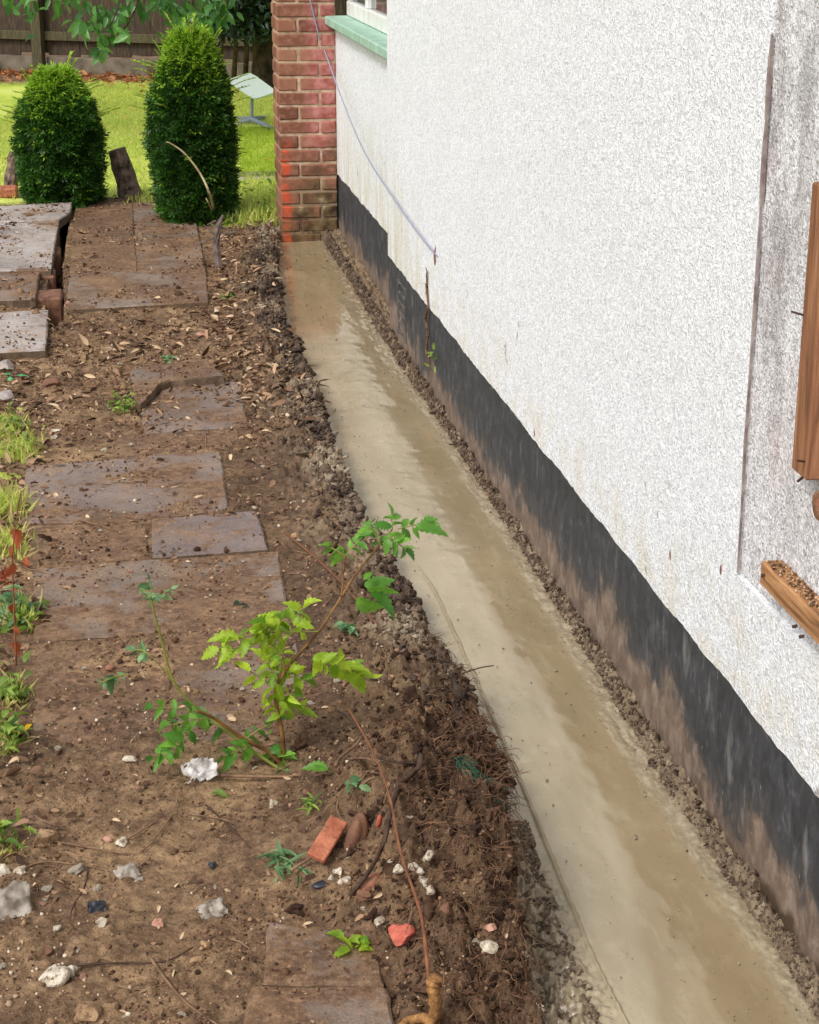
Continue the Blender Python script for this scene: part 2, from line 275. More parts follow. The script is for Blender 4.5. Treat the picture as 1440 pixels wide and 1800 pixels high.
def dirty(name,a,b_,scale,f=.5,rough=.85):
    m=M(name,rough,.25); n=m.noise(scale,5); c=m.ramp(n,(.3,a),(.7,b_)); d=m.noise(scale*1.7,5,rough=.7)
    c=m.mix(m.val(d,.62-.25*f,.72-.2*f,0,.85),c,m.ramp(n,(.3,sc(78,56,42)),(.7,sc(128,98,74)))); m.col(c); m.bump(m.noise(scale*4,4),.8,.004); return m.m
TILE=dirty('orange terracotta',sc(150,84,60),sc(196,126,96),40,.35); REDB=dirty('red brick rubble',sc(160,72,58),sc(206,116,96),45,.3); MUDB=dirty('mud covered brick',sc(120,70,54),sc(170,116,92),40,.7)
FLINT=dirty('pale flint',sc(150,132,110),sc(226,216,196),55,.45); TANS=dirty('tan stone',sc(130,100,72),sc(190,158,120),45,.5); PINKS=dirty('salmon stone',sc(160,106,88),sc(208,164,144),45,.5); CUT=dirty('tan bark',sc(104,70,38),sc(186,138,84),60,.4)
# ------------------------------------------------------------------ mesh helpers
def mesh_np(name,V,F,mat,parent=None,attrs=None,smooth=True):
    V=np.asarray(V,np.float32);F=np.asarray(F,np.int32);k=F.shape[1]
    me=bpy.data.meshes.new(name); me.vertices.add(len(V)); me.vertices.foreach_set('co',V.ravel())
    me.loops.add(F.size); me.loops.foreach_set('vertex_index',F.ravel()); me.polygons.add(len(F))
    me.polygons.foreach_set('loop_start',np.arange(0,F.size,k,dtype=np.int32)); me.polygons.foreach_set('loop_total',np.full(len(F),k,np.int32))
    me.update(); me.validate()
    for a,v in (attrs or {}).items():
        at=me.attributes.new(a,'FLOAT','POINT'); at.data.foreach_set('value',np.asarray(v,np.float32))
    me.materials.append(mat)
    if smooth: me.polygons.foreach_set('use_smooth',np.ones(len(F),bool))
    return link(name,me,parent)
def link(name,me,parent=None):
    o=bpy.data.objects.new(name,me); C.objects.link(o)
    if parent: o.parent=parent; o.matrix_parent_inverse=Matrix.Translation(-parent.location)
    return o
class B:
    def __init__(s): s.v=[];s.f=[];s.r=[]
    def add(s,V,F,r=None):
        n=len(s.v); s.v+= [tuple(map(float,v)) for v in V]; s.f+=[tuple(i+n for i in f) for f in F]; s.r+=[random.random() if r is None else r]*len(V)
    def box(s,lo,hi,bev=0.,r=None,R=None,c=None):
        lo=np.array(lo,float);hi=np.array(hi,float)
        b=min(bev,*(np.abs(hi-lo)*.45)) if bev else 0
        V=[];F=[]
        if not b:
            V=[(x,y,z) for z in (lo[2],hi[2]) for y in (lo[1],hi[1]) for x in (lo[0],hi[0])]
            F=[(0,2,3,1),(4,5,7,6),(0,1,5,4),(2,6,7,3),(0,4,6,2),(1,3,7,5)]
        else:
            def ring(z,k): return [(lo[0]+k,lo[1]+b,z),(lo[0]+b,lo[1]+k,z),(hi[0]-b,lo[1]+k,z),(hi[0]-k,lo[1]+b,z),(hi[0]-k,hi[1]-b,z),(hi[0]-b,hi[1]-k,z),(lo[0]+b,hi[1]-k,z),(lo[0]+k,hi[1]-b,z)]
            V=ring(lo[2],b)+ring(lo[2]+b,0)+ring(hi[2]-b,0)+ring(hi[2],b)
            F=[tuple(range(7,-1,-1)),tuple(range(24,32))]
            for k in range(3):
                for i in range(8): j=(i+1)%8; F.append((k*8+i,k*8+j,k*8+8+j,k*8+8+i))
        if R is not None:
            cc=np.array(c if c is not None else (lo+hi)/2); V=[tuple(np.array(R)@(np.array(v)-cc)+cc) for v in V]
        s.add(V,F,r)
    def tube(s,pts,rad,n=6,r=None,cap=True):
        pts=[Vector(p) for p in pts]; m=len(pts)
        if not hasattr(rad,'__len__'): rad=[rad]*m
        V=[];up=Vector((.3,.2,1)).normalized()
        for i,p in enumerate(pts):
            t=(pts[min(i+1,m-1)]-pts[max(i-1,0)]).normalized()
            a=t.cross(up); 
            if a.length<.1: a=t.cross(Vector((1,0,0)))
            a.normalize(); bb=t.cross(a)
            for k in range(n):
                an=2*math.pi*k/n; V.append(p+(a*math.cos(an)+bb*math.sin(an))*rad[i])
        F=[(i*n+k,i*n+(k+1)%n,(i+1)*n+(k+1)%n,(i+1)*n+k) for i in range(m-1) for k in range(n)]
        if cap: F+= [tuple(range(n-1,-1,-1)),tuple((m-1)*n+k for k in range(n))]
        s.add(V,F,r)
    def build(s,name,mat,parent=None,smooth=False):
        me=bpy.data.meshes.new(name); me.from_pydata(s.v,[],s.f); me.update()
        at=me.attributes.new('rnd','FLOAT','POINT'); at.data.foreach_set('value',np.array(s.r,np.float32))
        me.materials.append(mat)
        if smooth: me.polygons.foreach_set('use_smooth',np.ones(len(me.polygons),bool))
        return link(name,me,parent)
def tag(o,label=None,cat=None,group=None,kind=None):
    if label: o['label']=label
    if cat: o['category']=cat
    if group: o['group']=group
    if kind: o['kind']=kind
    return o
def thing(name,label,cat,loc,group=None):
    o=bpy.data.objects.new(name,None); C.objects.link(o); o.location=Vector([float(a) for a in loc]); o.empty_display_size=.05
    return tag(o,label,cat,group)
def ico(sub=1):
    t=(1+5**.5)/2
    V=[(-1,t,0),(1,t,0),(-1,-t,0),(1,-t,0),(0,-1,t),(0,1,t),(0,-1,-t),(0,1,-t),(t,0,-1),(t,0,1),(-t,0,-1),(-t,0,1)]
    F=[(0,11,5),(0,5,1),(0,1,7),(0,7,10),(0,10,11),(1,5,9),(5,11,4),(11,10,2),(10,7,6),(7,1,8),(3,9,4),(3,4,2),(3,2,6),(3,6,8),(3,8,9),(4,9,5),(2,4,11),(6,2,10),(8,6,7),(9,8,1)]
    V=[np.array(v)/np.linalg.norm(v) for v in V]
    for _ in range(sub):
        c={};nf=[]
        def mid(a,b):
            k=(min(a,b),max(a,b))
            if k not in c: v=V[a]+V[b]; V.append(v/np.linalg.norm(v)); c[k]=len(V)-1
            return c[k]
        for a,b,d in F:
            x,y,z=mid(a,b),mid(b,d),mid(d,a); nf+=[(a,x,z),(b,y,x),(d,z,y),(x,y,z)]
        F=nf
    return np.array(V),np.array(F)
ICO={k:ico(k) for k in (0,1,2,3)}
def rockV(sub,seed,amp=.25,facet=0,sx=(1,1,1),fr=2.):
    V,F=ICO[sub]; r=np.random.default_rng(seed)
    V=V.copy(); k=r.normal(size=(5,3)); ph=r.uniform(0,6,5); d=np.ones(len(V))
    for i in range(5): d+=amp*np.sin(V@k[i]*fr+ph[i])/2.2
    V=V*d[:,None]
    for i in range(facet):
        n=r.normal(size=3);n/=np.linalg.norm(n);h=r.uniform(.5,.8); e=np.maximum(V@n-h,0); V=V-e[:,None]*n
    return V*np.array(sx),F
def rotm(a,b,c):
    return np.array(Matrix.Rotation(c,3,'Z')@Matrix.Rotation(b,3,'Y')@Matrix.Rotation(a,3,'X'))
def inst(name,variants,pos,Rm,scl,mat,parent=None,rnd=None,smooth=False):
    pos=np.asarray(pos,float);n=len(pos);scl=np.asarray(scl,float)
    if scl.ndim==1: scl=np.repeat(scl[:,None],3,1)
    if rnd is None: rnd=rng.random(n)
    Vs=[];Fs=[];As=[];off=0; vi=rng.integers(0,len(variants),n)
    for k,(V,F) in enumerate(variants):
        i=np.where(vi==k)[0]
        if not len(i): continue
        V=np.asarray(V,float);F=np.asarray(F)
        X=np.einsum('nij,nvj->nvi',Rm[i],V[None]*scl[i][:,None,:])+pos[i][:,None,:]
        Vs.append(X.reshape(-1,3)); m=len(V)
        Fs.append((F[None]+(np.arange(len(i))*m)[:,None,None]).reshape(-1,F.shape[1])+off); off+=m*len(i)
        As.append(np.repeat(rnd[i],m))
    return mesh_np(name,np.vstack(Vs),np.vstack(Fs),mat,parent,{'rnd':np.concatenate(As)},smooth)
def bases(d,nn):
    d=d/np.linalg.norm(d,axis=1,keepdims=True); z=nn-np.sum(nn*d,1,keepdims=True)*d; z/=np.linalg.norm(z,axis=1,keepdims=True)+1e-9
    y=np.cross(z,d); return np.stack([d,y,z],2)
def randR(n): 
    q=rng.normal(size=(n,4)); q/=np.linalg.norm(q,axis=1,keepdims=True); a,b,c,d=q.T
    return np.stack([1-2*(c*c+d*d),2*(b*c-a*d),2*(b*d+a*c),2*(b*c+a*d),1-2*(b*b+d*d),2*(c*d-a*b),2*(b*d-a*c),2*(c*d+a*b),1-2*(b*b+c*c)],1).reshape(n,3,3)
def leafV(w=.4,fold=.12,curl=.25,n=6,ser=0.):
    V=[];F=[]
    for i in range(n+1):
        t=i/n; hw=w*.5*math.sin(math.pi*t**.8)**.8*(1+(ser if i%2 else -ser)) if 0<i<n else 0.004
        zc=-curl*t*t
        V+=[(t,-hw,zc+fold*hw*2),(t,0,zc),(t,hw,zc+fold*hw*2)]
    for i in range(n):
        a=i*3
        for k in (0,1): F+=[(a+k,a+k+3,a+k+4),(a+k,a+k+4,a+k+1)]
    return np.array(V,float),np.array(F)
LEAF=[leafV(.42,.2,.2),leafV(.5,.1,.4),leafV(.38,.3,.1)]
LEAFS=[leafV(.5,.35,.25,12,.18),leafV(.6,.25,.6,12,.22),leafV(.45,.55,.35,12,.15),leafV(.55,-.2,.5,12,.2)]
NEED=[leafV(.3,.2,.15,2),leafV(.38,.2,.35,2)]
# ================================================================== GROUND
def spaced(a,b,lo,hi,d):
    L=list(np.arange(a,b,d)) if not callable(d) else None
    if L is None:
        L=[a]
        while L[-1]<b: L.append(L[-1]+d(L[-1]))
    s=.02;x=L[0];pre=[]
    while x>lo: x-=s; s*=1.35; pre.append(x)
    s=.02;x=L[-1];post=[]
    while x<hi: x+=s; s*=1.35; post.append(x)
    return np.array(pre[::-1]+L+post)
gx=spaced(-.8,1.2,-80,80,.0045); gy=spaced(2.35,12.5,-80,120,lambda y:min(.014,.0042*(y/2.7)**1.5))
XX,YY=np.meshgrid(gx,gy); zz,cl,gr,dk_=gnd(XX,YY,True)
XX2=XX+.002*(vn(XX*200,YY*200,5)-.5); 
nx,ny=len(gx),len(gy); idx=np.arange(nx*ny).reshape(ny,nx)
Fq=np.stack([idx[:-1,:-1],idx[:-1,1:],idx[1:,1:],idx[1:,:-1]],-1).reshape(-1,4)
g=mesh_np('ground',np.stack([XX2,YY,zz],-1).reshape(-1,3),Fq,SOIL,None,{'clay':cl.ravel(),'grass':gr.ravel(),'dark':dk_.ravel()})
tag(g,'brown soil path running into a bright lawn','ground',kind='structure')
# concrete
cy=[2.0]
while cy[-1]<9.63: cy.append(cy[-1]+min(.012,.005*(cy[-1]/2.7)**1.3))
cy=np.array(cy); cu=np.linspace(0,1,200)
Ls=np.interp(cy,*CL)-.03; Xc=Ls[:,None]+(XW+.0-Ls)[:,None]*cu[None]; Yc=np.repeat(cy[:,None],len(cu),1)
sx=np.interp(Yc,*CS)+.0025*fbm(Yc*3,Yc*0,3,91); tx=np.interp(Yc,*CT)+.012*fbm(Yc*5,Xc*5,3,92)
left=sm(.004,-.004,Xc-sx)*sm(4.9,4.4,Yc)
jag=.0016*fbm(Yc*30,Xc*0,3,98); lsp=sm(.05,-.09,Xc-sx+.02)*sm(3.3,2.8,Yc)
zc=.0+.0022*fbm(Xc*14,Yc*6,3,93)-.003*left+.009*np.exp(-((Xc-sx+jag)/.0026)**2)*sm(4.75,4.4,Yc)*(.75+.5*fbm(Yc*9,Yc*0+2,2,77))+lsp*(.028*np.maximum(0,np.abs(fbm(Xc*45,Yc*40,4,94))-.06)*2+.012*fbm(Xc*22,Yc*20,3,99))
rgt=sm(-.06,.0,Xc-np.interp(Yc,*CR)); zc=zc+rgt*.012*(np.abs(fbm(Xc*28,Yc*14,4,95)))+ .010*sm(.05,.0,Xc-np.interp(Yc,*CL))*(.6+fbm(Xc*40,Yc*30,3,96))
mid=np.exp(-((Xc-.86)/.09)**2)*sm(4.2,4.8,Yc)*sm(7.6,7.0,Yc); zc=zc+mid*.0045*fbm(Xc*14,Yc*16,4,97)+.004*mid
wet=sm(-.045,.035,Xc-tx+.02*fbm(Xc*9,Yc*4,3,191))*(1-rgt)*.9; wet=np.maximum(wet,sm(7.1,7.6,Yc)*.7*sm(.03,.06,Xc-np.interp(Yc,*CL))); wet=np.clip(wet-.8*mid,0,1)
edge=np.clip(rgt*.75+.95*lsp+.2*left+sm(.03,.0,Xc-np.interp(Yc,*CL)-.01)*.3,0,1)
nc,nr=len(cu),len(cy); idx=np.arange(nc*nr).reshape(nr,nc)
Fq=np.stack([idx[:-1,:-1],idx[:-1,1:],idx[1:,1:],idx[1:,:-1]],-1).reshape(-1,4)
cc=mesh_np('concrete_footing',np.stack([Xc,Yc,zc],-1).reshape(-1,3),Fq,CONC,None,{'wet':wet.ravel(),'edge':edge.ravel()})
tag(cc,'freshly poured wet tan concrete filling the trench beside the white wall','footing',kind='structure')
# ================================================================== HOUSE
hs_=thing('house','white roughcast house wall with black painted plinth beside the wet concrete','house',(XW,YC,0))
ZB=.342
def wallsheet(name,X,y0,y1,z0,z1,mat,jag,th,parent,zbot=None,notch=None):
    # solid slab of wall whose lower edge is slightly uneven
    n=max(2,int((y1-y0)/.02)); ys=np.linspace(y0,y1,n+1); b=B(); V=[];F=[]
    for y in ys:
        zb=z0+jag*float(1.4*fbm(y*7,0.,5,17)+.8*fbm(y*45,0.,2,19)); V+=[(X,y,zb+.004),(X+.008,y,zb-.003),(X+th,y,zb-.003),(X,y,z1),(X+th,y,z1)]
    for i in range(n):
        a=i*5;c=a+5; F+=[(a,c,c+3,a+3)[::-1],(a+1,c+1,c,a)[::-1],(a+2,c+2,c+1,a+1)[::-1],(a+3,c+3,c+4,a+4)[::-1],(a+4,c+4,c+2,a+2)[::-1]]
    F+=[(0,1,2,4,3)[::-1],(n*5,n*5+3,n*5+4,n*5+2,n*5+1)[::-1]]; b.add(V,F); return b.build(name,mat,parent)
YB=3.0    # where the stained panel begins (corner bead)
wc=W(1360,0,XW); wb=W(1295,1010,XW); YB=float((wc[1]+wb[1])/2)
wallsheet('wall_render',XW,YB,YC,ZB,2.9,RENDER,.006,.30,hs_)
wallsheet('wall_render',XW,-1.5,YB-.0005,ZB,float(wb[2]),RENDER,.006,.30,hs_)
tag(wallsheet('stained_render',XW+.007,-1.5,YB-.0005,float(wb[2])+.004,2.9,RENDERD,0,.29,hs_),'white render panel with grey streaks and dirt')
# bead line
b=B(); pts=[]; 
for (q,r_) in [((1358,60),.003),((1357,110),.005),((1352,170),.006),((1349,215),.004),((1346,260),.006),((1339,340),.006),((1337,370),.003),((1334,440),.004),((1328,540),.0045),((1318,640),.0035),((1310,780),.0045),((1302,900),.003),((1296,1005),.003)]:
    p=W(*q,XW+.001); pts.append((XW+.001,YB-.001+.002*random.uniform(-1,1),p[2],r_))
b.tube([p[:3] for p in pts],[p[3]*.8 for p in pts],5); b.build('corner_bead',BEAD,hs_)
wallsheet('recessed_wall',XR2,YC+.0005,YP+.32,ZB+.012,1.13,RENDER,.008,.24,hs_)
b=B(); b.box((XW+.006,-1.5,-.15),(XW+.25,YC-.004,ZB+.03)); b.build('plinth',PLINTH,hs_)
b=B(); b.box((XR2+.006,YC,-.15),(XR2+.22,YP+.318,ZB+.045)); b.build('plinth',PLINTH,hs_)
b=B(); s0=1.135
b.box((XR2-.055,YC+.0005,s0),(XR2+.17,YP+.03,s0+.045),.006); sill=b.build('window_sill',SILL,hs_)
b=B(); b.box((XR2+.06,YC+.0005,s0+.047),(XR2+.12,YP,s0+.12),.005); b.box((XR2+.06,YC+.001,s0+.9),(XR2+.12,YP,s0+.97),.005)
for yy in (YC+.03,YC+.75,YC+1.5,YP-.07): b.box((XR2+.061,yy,s0+.121),(XR2+.119,yy+.06,s0+.899),.005)
wf=b.build('window_frame',WHITE,hs_)
b=B(); b.box((XR2+.085,YC+.01,s0+.1),(XR2+.092,YP-.01,s0+.92)); b.build('pane',WGLASS,wf)
b=B(); b.box((XR2,YC+.0005,s0+.975),(XR2+.25,YP,2.9)); b.build('upper_wall',RENDER,hs_)
# rusty brick scar where the cable enters, and small nicks in the render
p=W(766,450,XW); V,F=rockV(2,3,.3); 
b=B(); b.add(V*np.array([.006,.007,.030])+np.array([XW,p[1],p[2]]),F); b.build('cable_hole',RUST,hs_)
b=B()
for q,hh_ in [((1179,976),.009),((1268,1000),.010),((752,500),.04),((702,720),.02),((940,760),.012)]:
    p=W(*q,XW); V,F=rockV(1,int(q[0]),.3); b.add(V*np.array([.002,.004,hh_])+np.array([XW,p[1],p[2]]),F)
b.build('render_chip',RUST,hs_)
b=B(); va=W(706,505,XW); vb=W(706,590,XW); yv=float((va[1]+vb[1])/2); z0_,z1_=float(vb[2]),float(va[2])
for k in range(6): zz_=z0_+(z1_-z0_)*k/5.; b.box((XW-.001,yv-.09,zz_),(XW+.012,yv+.09,zz_+.010),.002)
for sd in (-.1,.09): b.box((XW-.0015,yv+sd,z0_-.01),(XW+.012,yv+sd+.01,z1_+.015),.002)
b.build('air_vent',simple('grimy metal vent',sc(60,58,56),sc(110,104,98)),hs_)
# flaked creeper remains on plinth
cp=thing('dead_creeper','dried creeper strand clinging to the plinth below the cable end','creeper',W(752,600,XW))
b=B(); pl=[W(x,y,XW-.006) for x,y in [(751,478),(750,505),(753,535),(748,560),(752,590),(750,615),(755,650)]]; b.tube(pl,[.003,.005,.004,.006,.005,.006,.003],5)
for k in range(26):
    p=pl[random.randrange(6)]; q=[p[0]-.004,p[1]+random.uniform(-.02,.02),p[2]+random.uniform(-.03,.02)]; b.tube([p,q],[.003,.001],4)
b.build('stem',ROOTF,cp)
n=9; pos=np.array([W(762+random.uniform(-6,6),628+random.uniform(-14,16),XW-.01) for _ in range(n)]); inst('leaf',LEAF,pos,randR(n),np.full(n,.028),WEED,cp)
# timber remains
def batten(pts_far,pts_near): pass
fr=W(1425,318,XW-.03); fb=W(1393,826,XW-.03)
b=B(); yy=float((fr[1]+fb[1])/2); yn=float(W(1418,826,XW-.03)[1]); b.box((XW-.03,yn,fb[2]),(XW+.03,yy,fr[2]),.003)
t=tag(b.build('timber_upright',WOODV,None),'bare brown upright timber batten fixed to the white wall','batten')
for a_,b_,r_ in [((XW-.012,yn+.02,fb[2]+.012),(XW-.03,yn+.035,fb[2]-.012),.0025),((XW-.03,yn+.01,fb[2]+.03),(XW-.045,yn+.005,fb[2]+.034),.002),((XW-.03,yy-.006,1.14),(XW-.045,yy+.01,1.143),.002)]:
    b=B(); b.tube([a_,b_],r_,5); b.build('nail',BLACKM,t)
ra=W(1338,985,XW-.03); rb=W(1338,1030,XW-.03); zt,zb_=float(ra[2]),float(rb[2])
b=B(); b.box((XW-.03,2.0,zb_),(XW+.03,float(ra[1]),zt),.003)
t=tag(b.build('timber_rail',WOODH,None),'bare pale timber rail on the wall below the upright batten','batten')
for q in [(1400,1100),(1412,1118),(1345,1010)]:
    p=W(*q,XW-.03); b=B(); b.tube([(XW-.028,p[1],p[2]),(XW-.036,p[1]+.003,p[2]-.003)],.003,5); b.build('nail',BLACKM,t)
n=420; pos=np.stack([rng.uniform(XW-.025,XW+.005,n),rng.uniform(2.3,float(ra[1])-.01,n),np.full(n,zt+.002)],1); o=inst('flaked_plaster',[rockV(1,s,.4) for s in range(3)],pos,randR(n),rng.uniform(.0008,.0025,n),LITTER,t); o['kind']='stuff'
p=W(1444,890,XW); V,F=rockV(3,8,.2); b=B(); b.add(V*np.array([.012,.03,.022])+p,F); tag(b.build('broken_brick_edge',MUDB,None,True),'brown brick edge showing through the render at right edge','brick')
# cable
b=B(); cpts=[(560,60),(570,90),(600,170),(640,265),(690,345),(740,415),(765,452)]
pts=[]
for x,y in cpts: pts.append(W(x,y,XW-.012))
pts=[Q(520,-90,YP-.03),Q(545,0,YP-.012),Q(560,60,YP-.012),Q(571,90,YP-.01)]+pts[2:]; pts[-1][0]=XW
def smooth(pts,k=6):
    P_=[np.array(p,float) for p in pts]; out=[]
    for i in range(len(P_)-1):
        a=P_[max(i-1,0)];b_=P_[i];c_=P_[i+1];d=P_[min(i+2,len(P_)-1)]
        for j in range(k):
            t=j/k; out.append(.5*((2*b_)+(-a+c_)*t+(2*a-5*b_+4*c_-d)*t*t+(-a+3*b_-3*c_+d)*t**3))
    out.append(P_[-1]); return out
b.tube(smooth(pts),.0035,6); tag(b.build('cable',CABLE,None,True),'thin grey cable sagging from the brick pier to the white wall','cable')
# ================================================================== BRICK PIER
px0=.868
bp=thing('brick_pier','red brick pier with orange paint marks at the end of the concrete','brick pier',(px0+.15,YP+.16,0))
b=B(); b.box((px0+.006,YP+.006,-.15),(XR2-.003,YP+.325,2.1)); b.build('mortar',MORT,bp)
b=B(); ch=.075; z=-.03; k=0; WD=XR2-.001-px0; DP=.33
while z<2.05:
    h0=z+.0045; h1=z+ch-.0055
    def br(x0,y0,x1,y1):
        j=lambda:random.uniform(-.0015,.0015); b.box((x0+j(),y0+j()*1.6,h0+j()*.9),(x1+j(),y1+j(),h1+j()*.9),.007,R=rotm(0,random.uniform(-.012,.012),0))
    hw=.1025
    if k%2: fx=[(0,hw),(hw+.01,WD)]
    else: fx=[(0,.215),(.225,WD)]
    for a,c_ in fx: br(px0+a,YP,px0+c_,YP+hw)
    if k%2: br(px0,YP+hw+.01,px0+hw,YP+DP)
    else: br(px0,YP+hw+.01,px0+hw,YP+.215); br(px0,YP+.225,px0+hw,YP+DP)
    br(px0+hw+.01,YP+DP-hw,XR2-.001,YP+DP)
    z+=ch;k+=1
b.build('brickwork',BRICK,bp)
# ================================================================== SLABS
SLABS=[]
def slab(pix,z,th,mat,label,tilt=(0,0,0,0),rag=.003,name='paving_slab',group=None):
    n=len(pix); tl=list(tilt)+[0]*(n-len(tilt)); co=[P(*q,z+tl[i]) for i,q in enumerate(pix)]
    A=sum(co[i][0]*co[(i+1)%n][1]-co[(i+1)%n][0]*co[i][1] for i in range(n))
    if A<0: co=co[::-1]
    pts=[]
    for i in range(n):
        a,c_=co[i],co[(i+1)%n]; L=np.linalg.norm(c_-a); m_=max(2,int(L/.025)); d=(c_-a)/L; nn=np.array([d[1],-d[0],0])
        for j in range(m_):
            t=j/m_; pts.append(a+(c_-a)*t+nn*(rag*random.uniform(-1,.6) if j else -rag))
    pts=np.array(pts); SLABS.append(pts.copy()); c0=pts.mean(0); N=len(pts); V=[];F=[]
    for p in pts: V.append(p-[0,0,th])
    for p in pts: V.append(p-[0,0,.006])
    for p in pts:
        d=c0-p; d[2]=0; d/=np.linalg.norm(d)+1e-6; V.append(p+d*.006+[0,0,random.uniform(-.001,.001)])
    for r_ in range(2):
        for i in range(N): j=(i+1)%N; F.append((r_*N+i,r_*N+j,(r_+1)*N+j,(r_+1)*N+i))
    F.append(tuple(range(2*N,3*N))); F.append(tuple(range(N-1,-1,-1)))
    b=B(); b.add(V,F); o=b.build(name,mat); o['label']=label; o['category']='paving slab'
    if group: o['group']=group
    return o
z=.068
slab([(133,347),(232,346),(241,476),(122,478)],z,.17,SL['mossy'],'mud covered slab before the left yew, moss down its left side')
slab([(231,346),(325,348),(345,385),(362,475),(240,477)],z-.004,.15,SL['muddy'],'brown muddy slab reaching to the foot of the right yew')
slab([(122,479),(363,476),(367,529),(116,543)],z+.001,.15,SL['muddy'],'wide brown slab with a salmon stone at its near left corner')
slab([(228,648),(362,630),(396,660),(300,668),(280,675),(249,709),(236,702)],.075,.05,SL['muddy'],'broken slab with a jagged near edge, tilted over its neighbour',(.01,.01,.015,.01,.012,.012,.01),.005)
slab([(290,680),(330,671),(419,670),(439,747),(253,760),(248,722)],.058,.05,SL['mid'],'grey slab with a broken corner right behind the narrow tan one')
slab([(205,766),(419,752),(425,791),(258,799),(200,800)],.054,.05,SL['buried'],'narrow tan slab mostly hidden under soil')
slab([(45,820),(258,801),(388,793),(403,893),(215,916),(36,918)],.060,.05,SL['mid'],'large slab half washed clean, grey at its right end')
slab([(265,912),(452,897),(473,963),(268,978)],.068,.05,SL['bare'],'small dark grey slab laid proud of the path')
slab([(40,922),(200,920),(259,914),(262,978),(52,995)],.056,.05,SL['buried'],'soil covered slab to the left of the small dark slab')
slab([(58,1000),(268,982),(490,969),(512,1092),(300,1110),(60,1125)],.058,.05,SL['muddy'],'broad muddy slab in front of the small dark slab')
slab([(300,1114),(513,1096),(548,1235),(560,1290),(310,1300)],.055,.05,SL['muddy'],'muddy slab beneath the lime green sapling')
slab([(62,1130),(298,1113),(306,1300),(55,1310)],.050,.05,SL['buried'],'slab nearly buried in brown soil left of the sapling')
slab([(470,1620),(658,1642),(678,1728),(460,1728)],.075,.05,SL['muddy'],'near slab edge above the crack at the foot of the root heap')
slab([(440,1732),(679,1731),(690,1765),(700,1830),(420,1830)],.072,.05,SL['muddy'],'nearest slab corner beside the cut branch')
slab([(-70,366),(127,355),(124,372),(104,386),(-70,392)],.10,.05,SL['pale'],'pale wet slab farthest back at the left edge',(0,0,0,0,0),.003)
slab([(-70,392),(105,387),(97,430),(90,474),(-70,476)],.092,.05,SL['pale'],'long pale slab second from the back at left edge')
slab([(-70,478),(70,477),(63,524),(-70,530)],.085,.05,SL['mid'],'muddy slab third from the back at left edge')
slab([(-70,552),(86,544),(81,614),(-70,622)],.075,.05,SL['pale'],'pale slab at left edge with a clean nearest side')
for i,(q,lab) in enumerate([((94,440),'dark brick on end beside the gap, farthest'),((84,480),'dark brick on end beside the gap, second'),((76,520),'dark brick on end by the gap, third from back'),((96,520),'dark brick on end at the near end of the gap')]):
    p=P(*q,.06); b=B(); b.box((p[0]-.035,p[1]-.1,-.06),(p[0]+.035,p[1]+.1,.06+.004*i),.008); tag(b.build('edging_brick',MUDS),lab,'brick')
# ================================================================== FENCE
fa=P(-120,118,0.02); fbp=P(520,142,0.02); d=(fbp-fa); fl=np.linalg.norm(d[:2]); ux=d/fl; ux[2]=0; nyv=np.array([-ux[1],ux[0],0]); RF=np.stack([ux,nyv,[0,0,1]],1)
fn=thing('wooden_fence','dark weathered close board fence behind the lawn','fence',fa)
def fbx(b,s0_,s1,n0,n1,z0,z1,bev=.004):
    b.box((s0_,n0,z0),(s1,n1,z1),bev); k=32 if bev else 8
    for i in range(len(b.v)-k,len(b.v)):
        v=RF@np.array(b.v[i])+np.array([fa[0],fa[1],0]); b.v[i]=tuple(v)
sp=float((P(68,130,0)-fa)@ux)
b=B(); s=-6.
while s<14: fbx(b,s,s+.135,.03+.006*random.random(),.05+.01*random.random(),.17+random.uniform(0,.05),1.8); s+=.12
b.build('board_panel',FENCE,fn)
b=B()
for zz_ in (.34,1.0,1.6): fbx(b,-6,14,-.02,.028,zz_,zz_+.09)
b.build('rail',FPOST,fn)
for k in range(-2,5):
    s=sp+k*2.75
    b=B(); fbx(b,s-.06,s+.06,-.10,.0-.021,0-.1,1.85); b.build('post',FPOST,fn)
    b=B(); fbx(b,s+.065,s+2.68,-.015,.029,-.05,.17); b.build('gravel_board',GRAV,fn)
# leaf litter along fence
n=2600; s=rng.uniform(-2,6,n); t=-np.abs(rng.normal(0,.45,n))-.1; pos=fa[None]+s[:,None]*ux+t[:,None]*nyv; pos[:,2]=gnd(pos[:,0],pos[:,1])+.01
dd=rng.normal(size=(n,3))*[1,1,.3]; nn=rng.normal(size=(n,3))*.4+[0,0,1]
tag(inst('leaf_litter',LEAF,pos,bases(dd,nn),rng.uniform(.04,.10,n),BROWNL),'fallen red brown leaves along the fence foot','fallen leaves',kind='stuff')
# a few leaves on the lawn
n=90; pos=np.stack([rng.uniform(-1.5,2.6,n),rng.uniform(12,17,n),np.zeros(n)],1); pos[:,2]=gnd(pos[:,0],pos[:,1])+.02; dd=rng.normal(size=(n,3))*[1,1,.2]; nn=rng.normal(size=(n,3))*.3+[0,0,1]
tag(inst('lawn_leaves',LEAF,pos,bases(dd,nn),rng.uniform(.04,.07,n),leafmat('yellow fallen leaves',sc(196,150,60),sc(236,206,120),.2)),'pale yellow leaves scattered over the lawn','fallen leaves',kind='stuff')
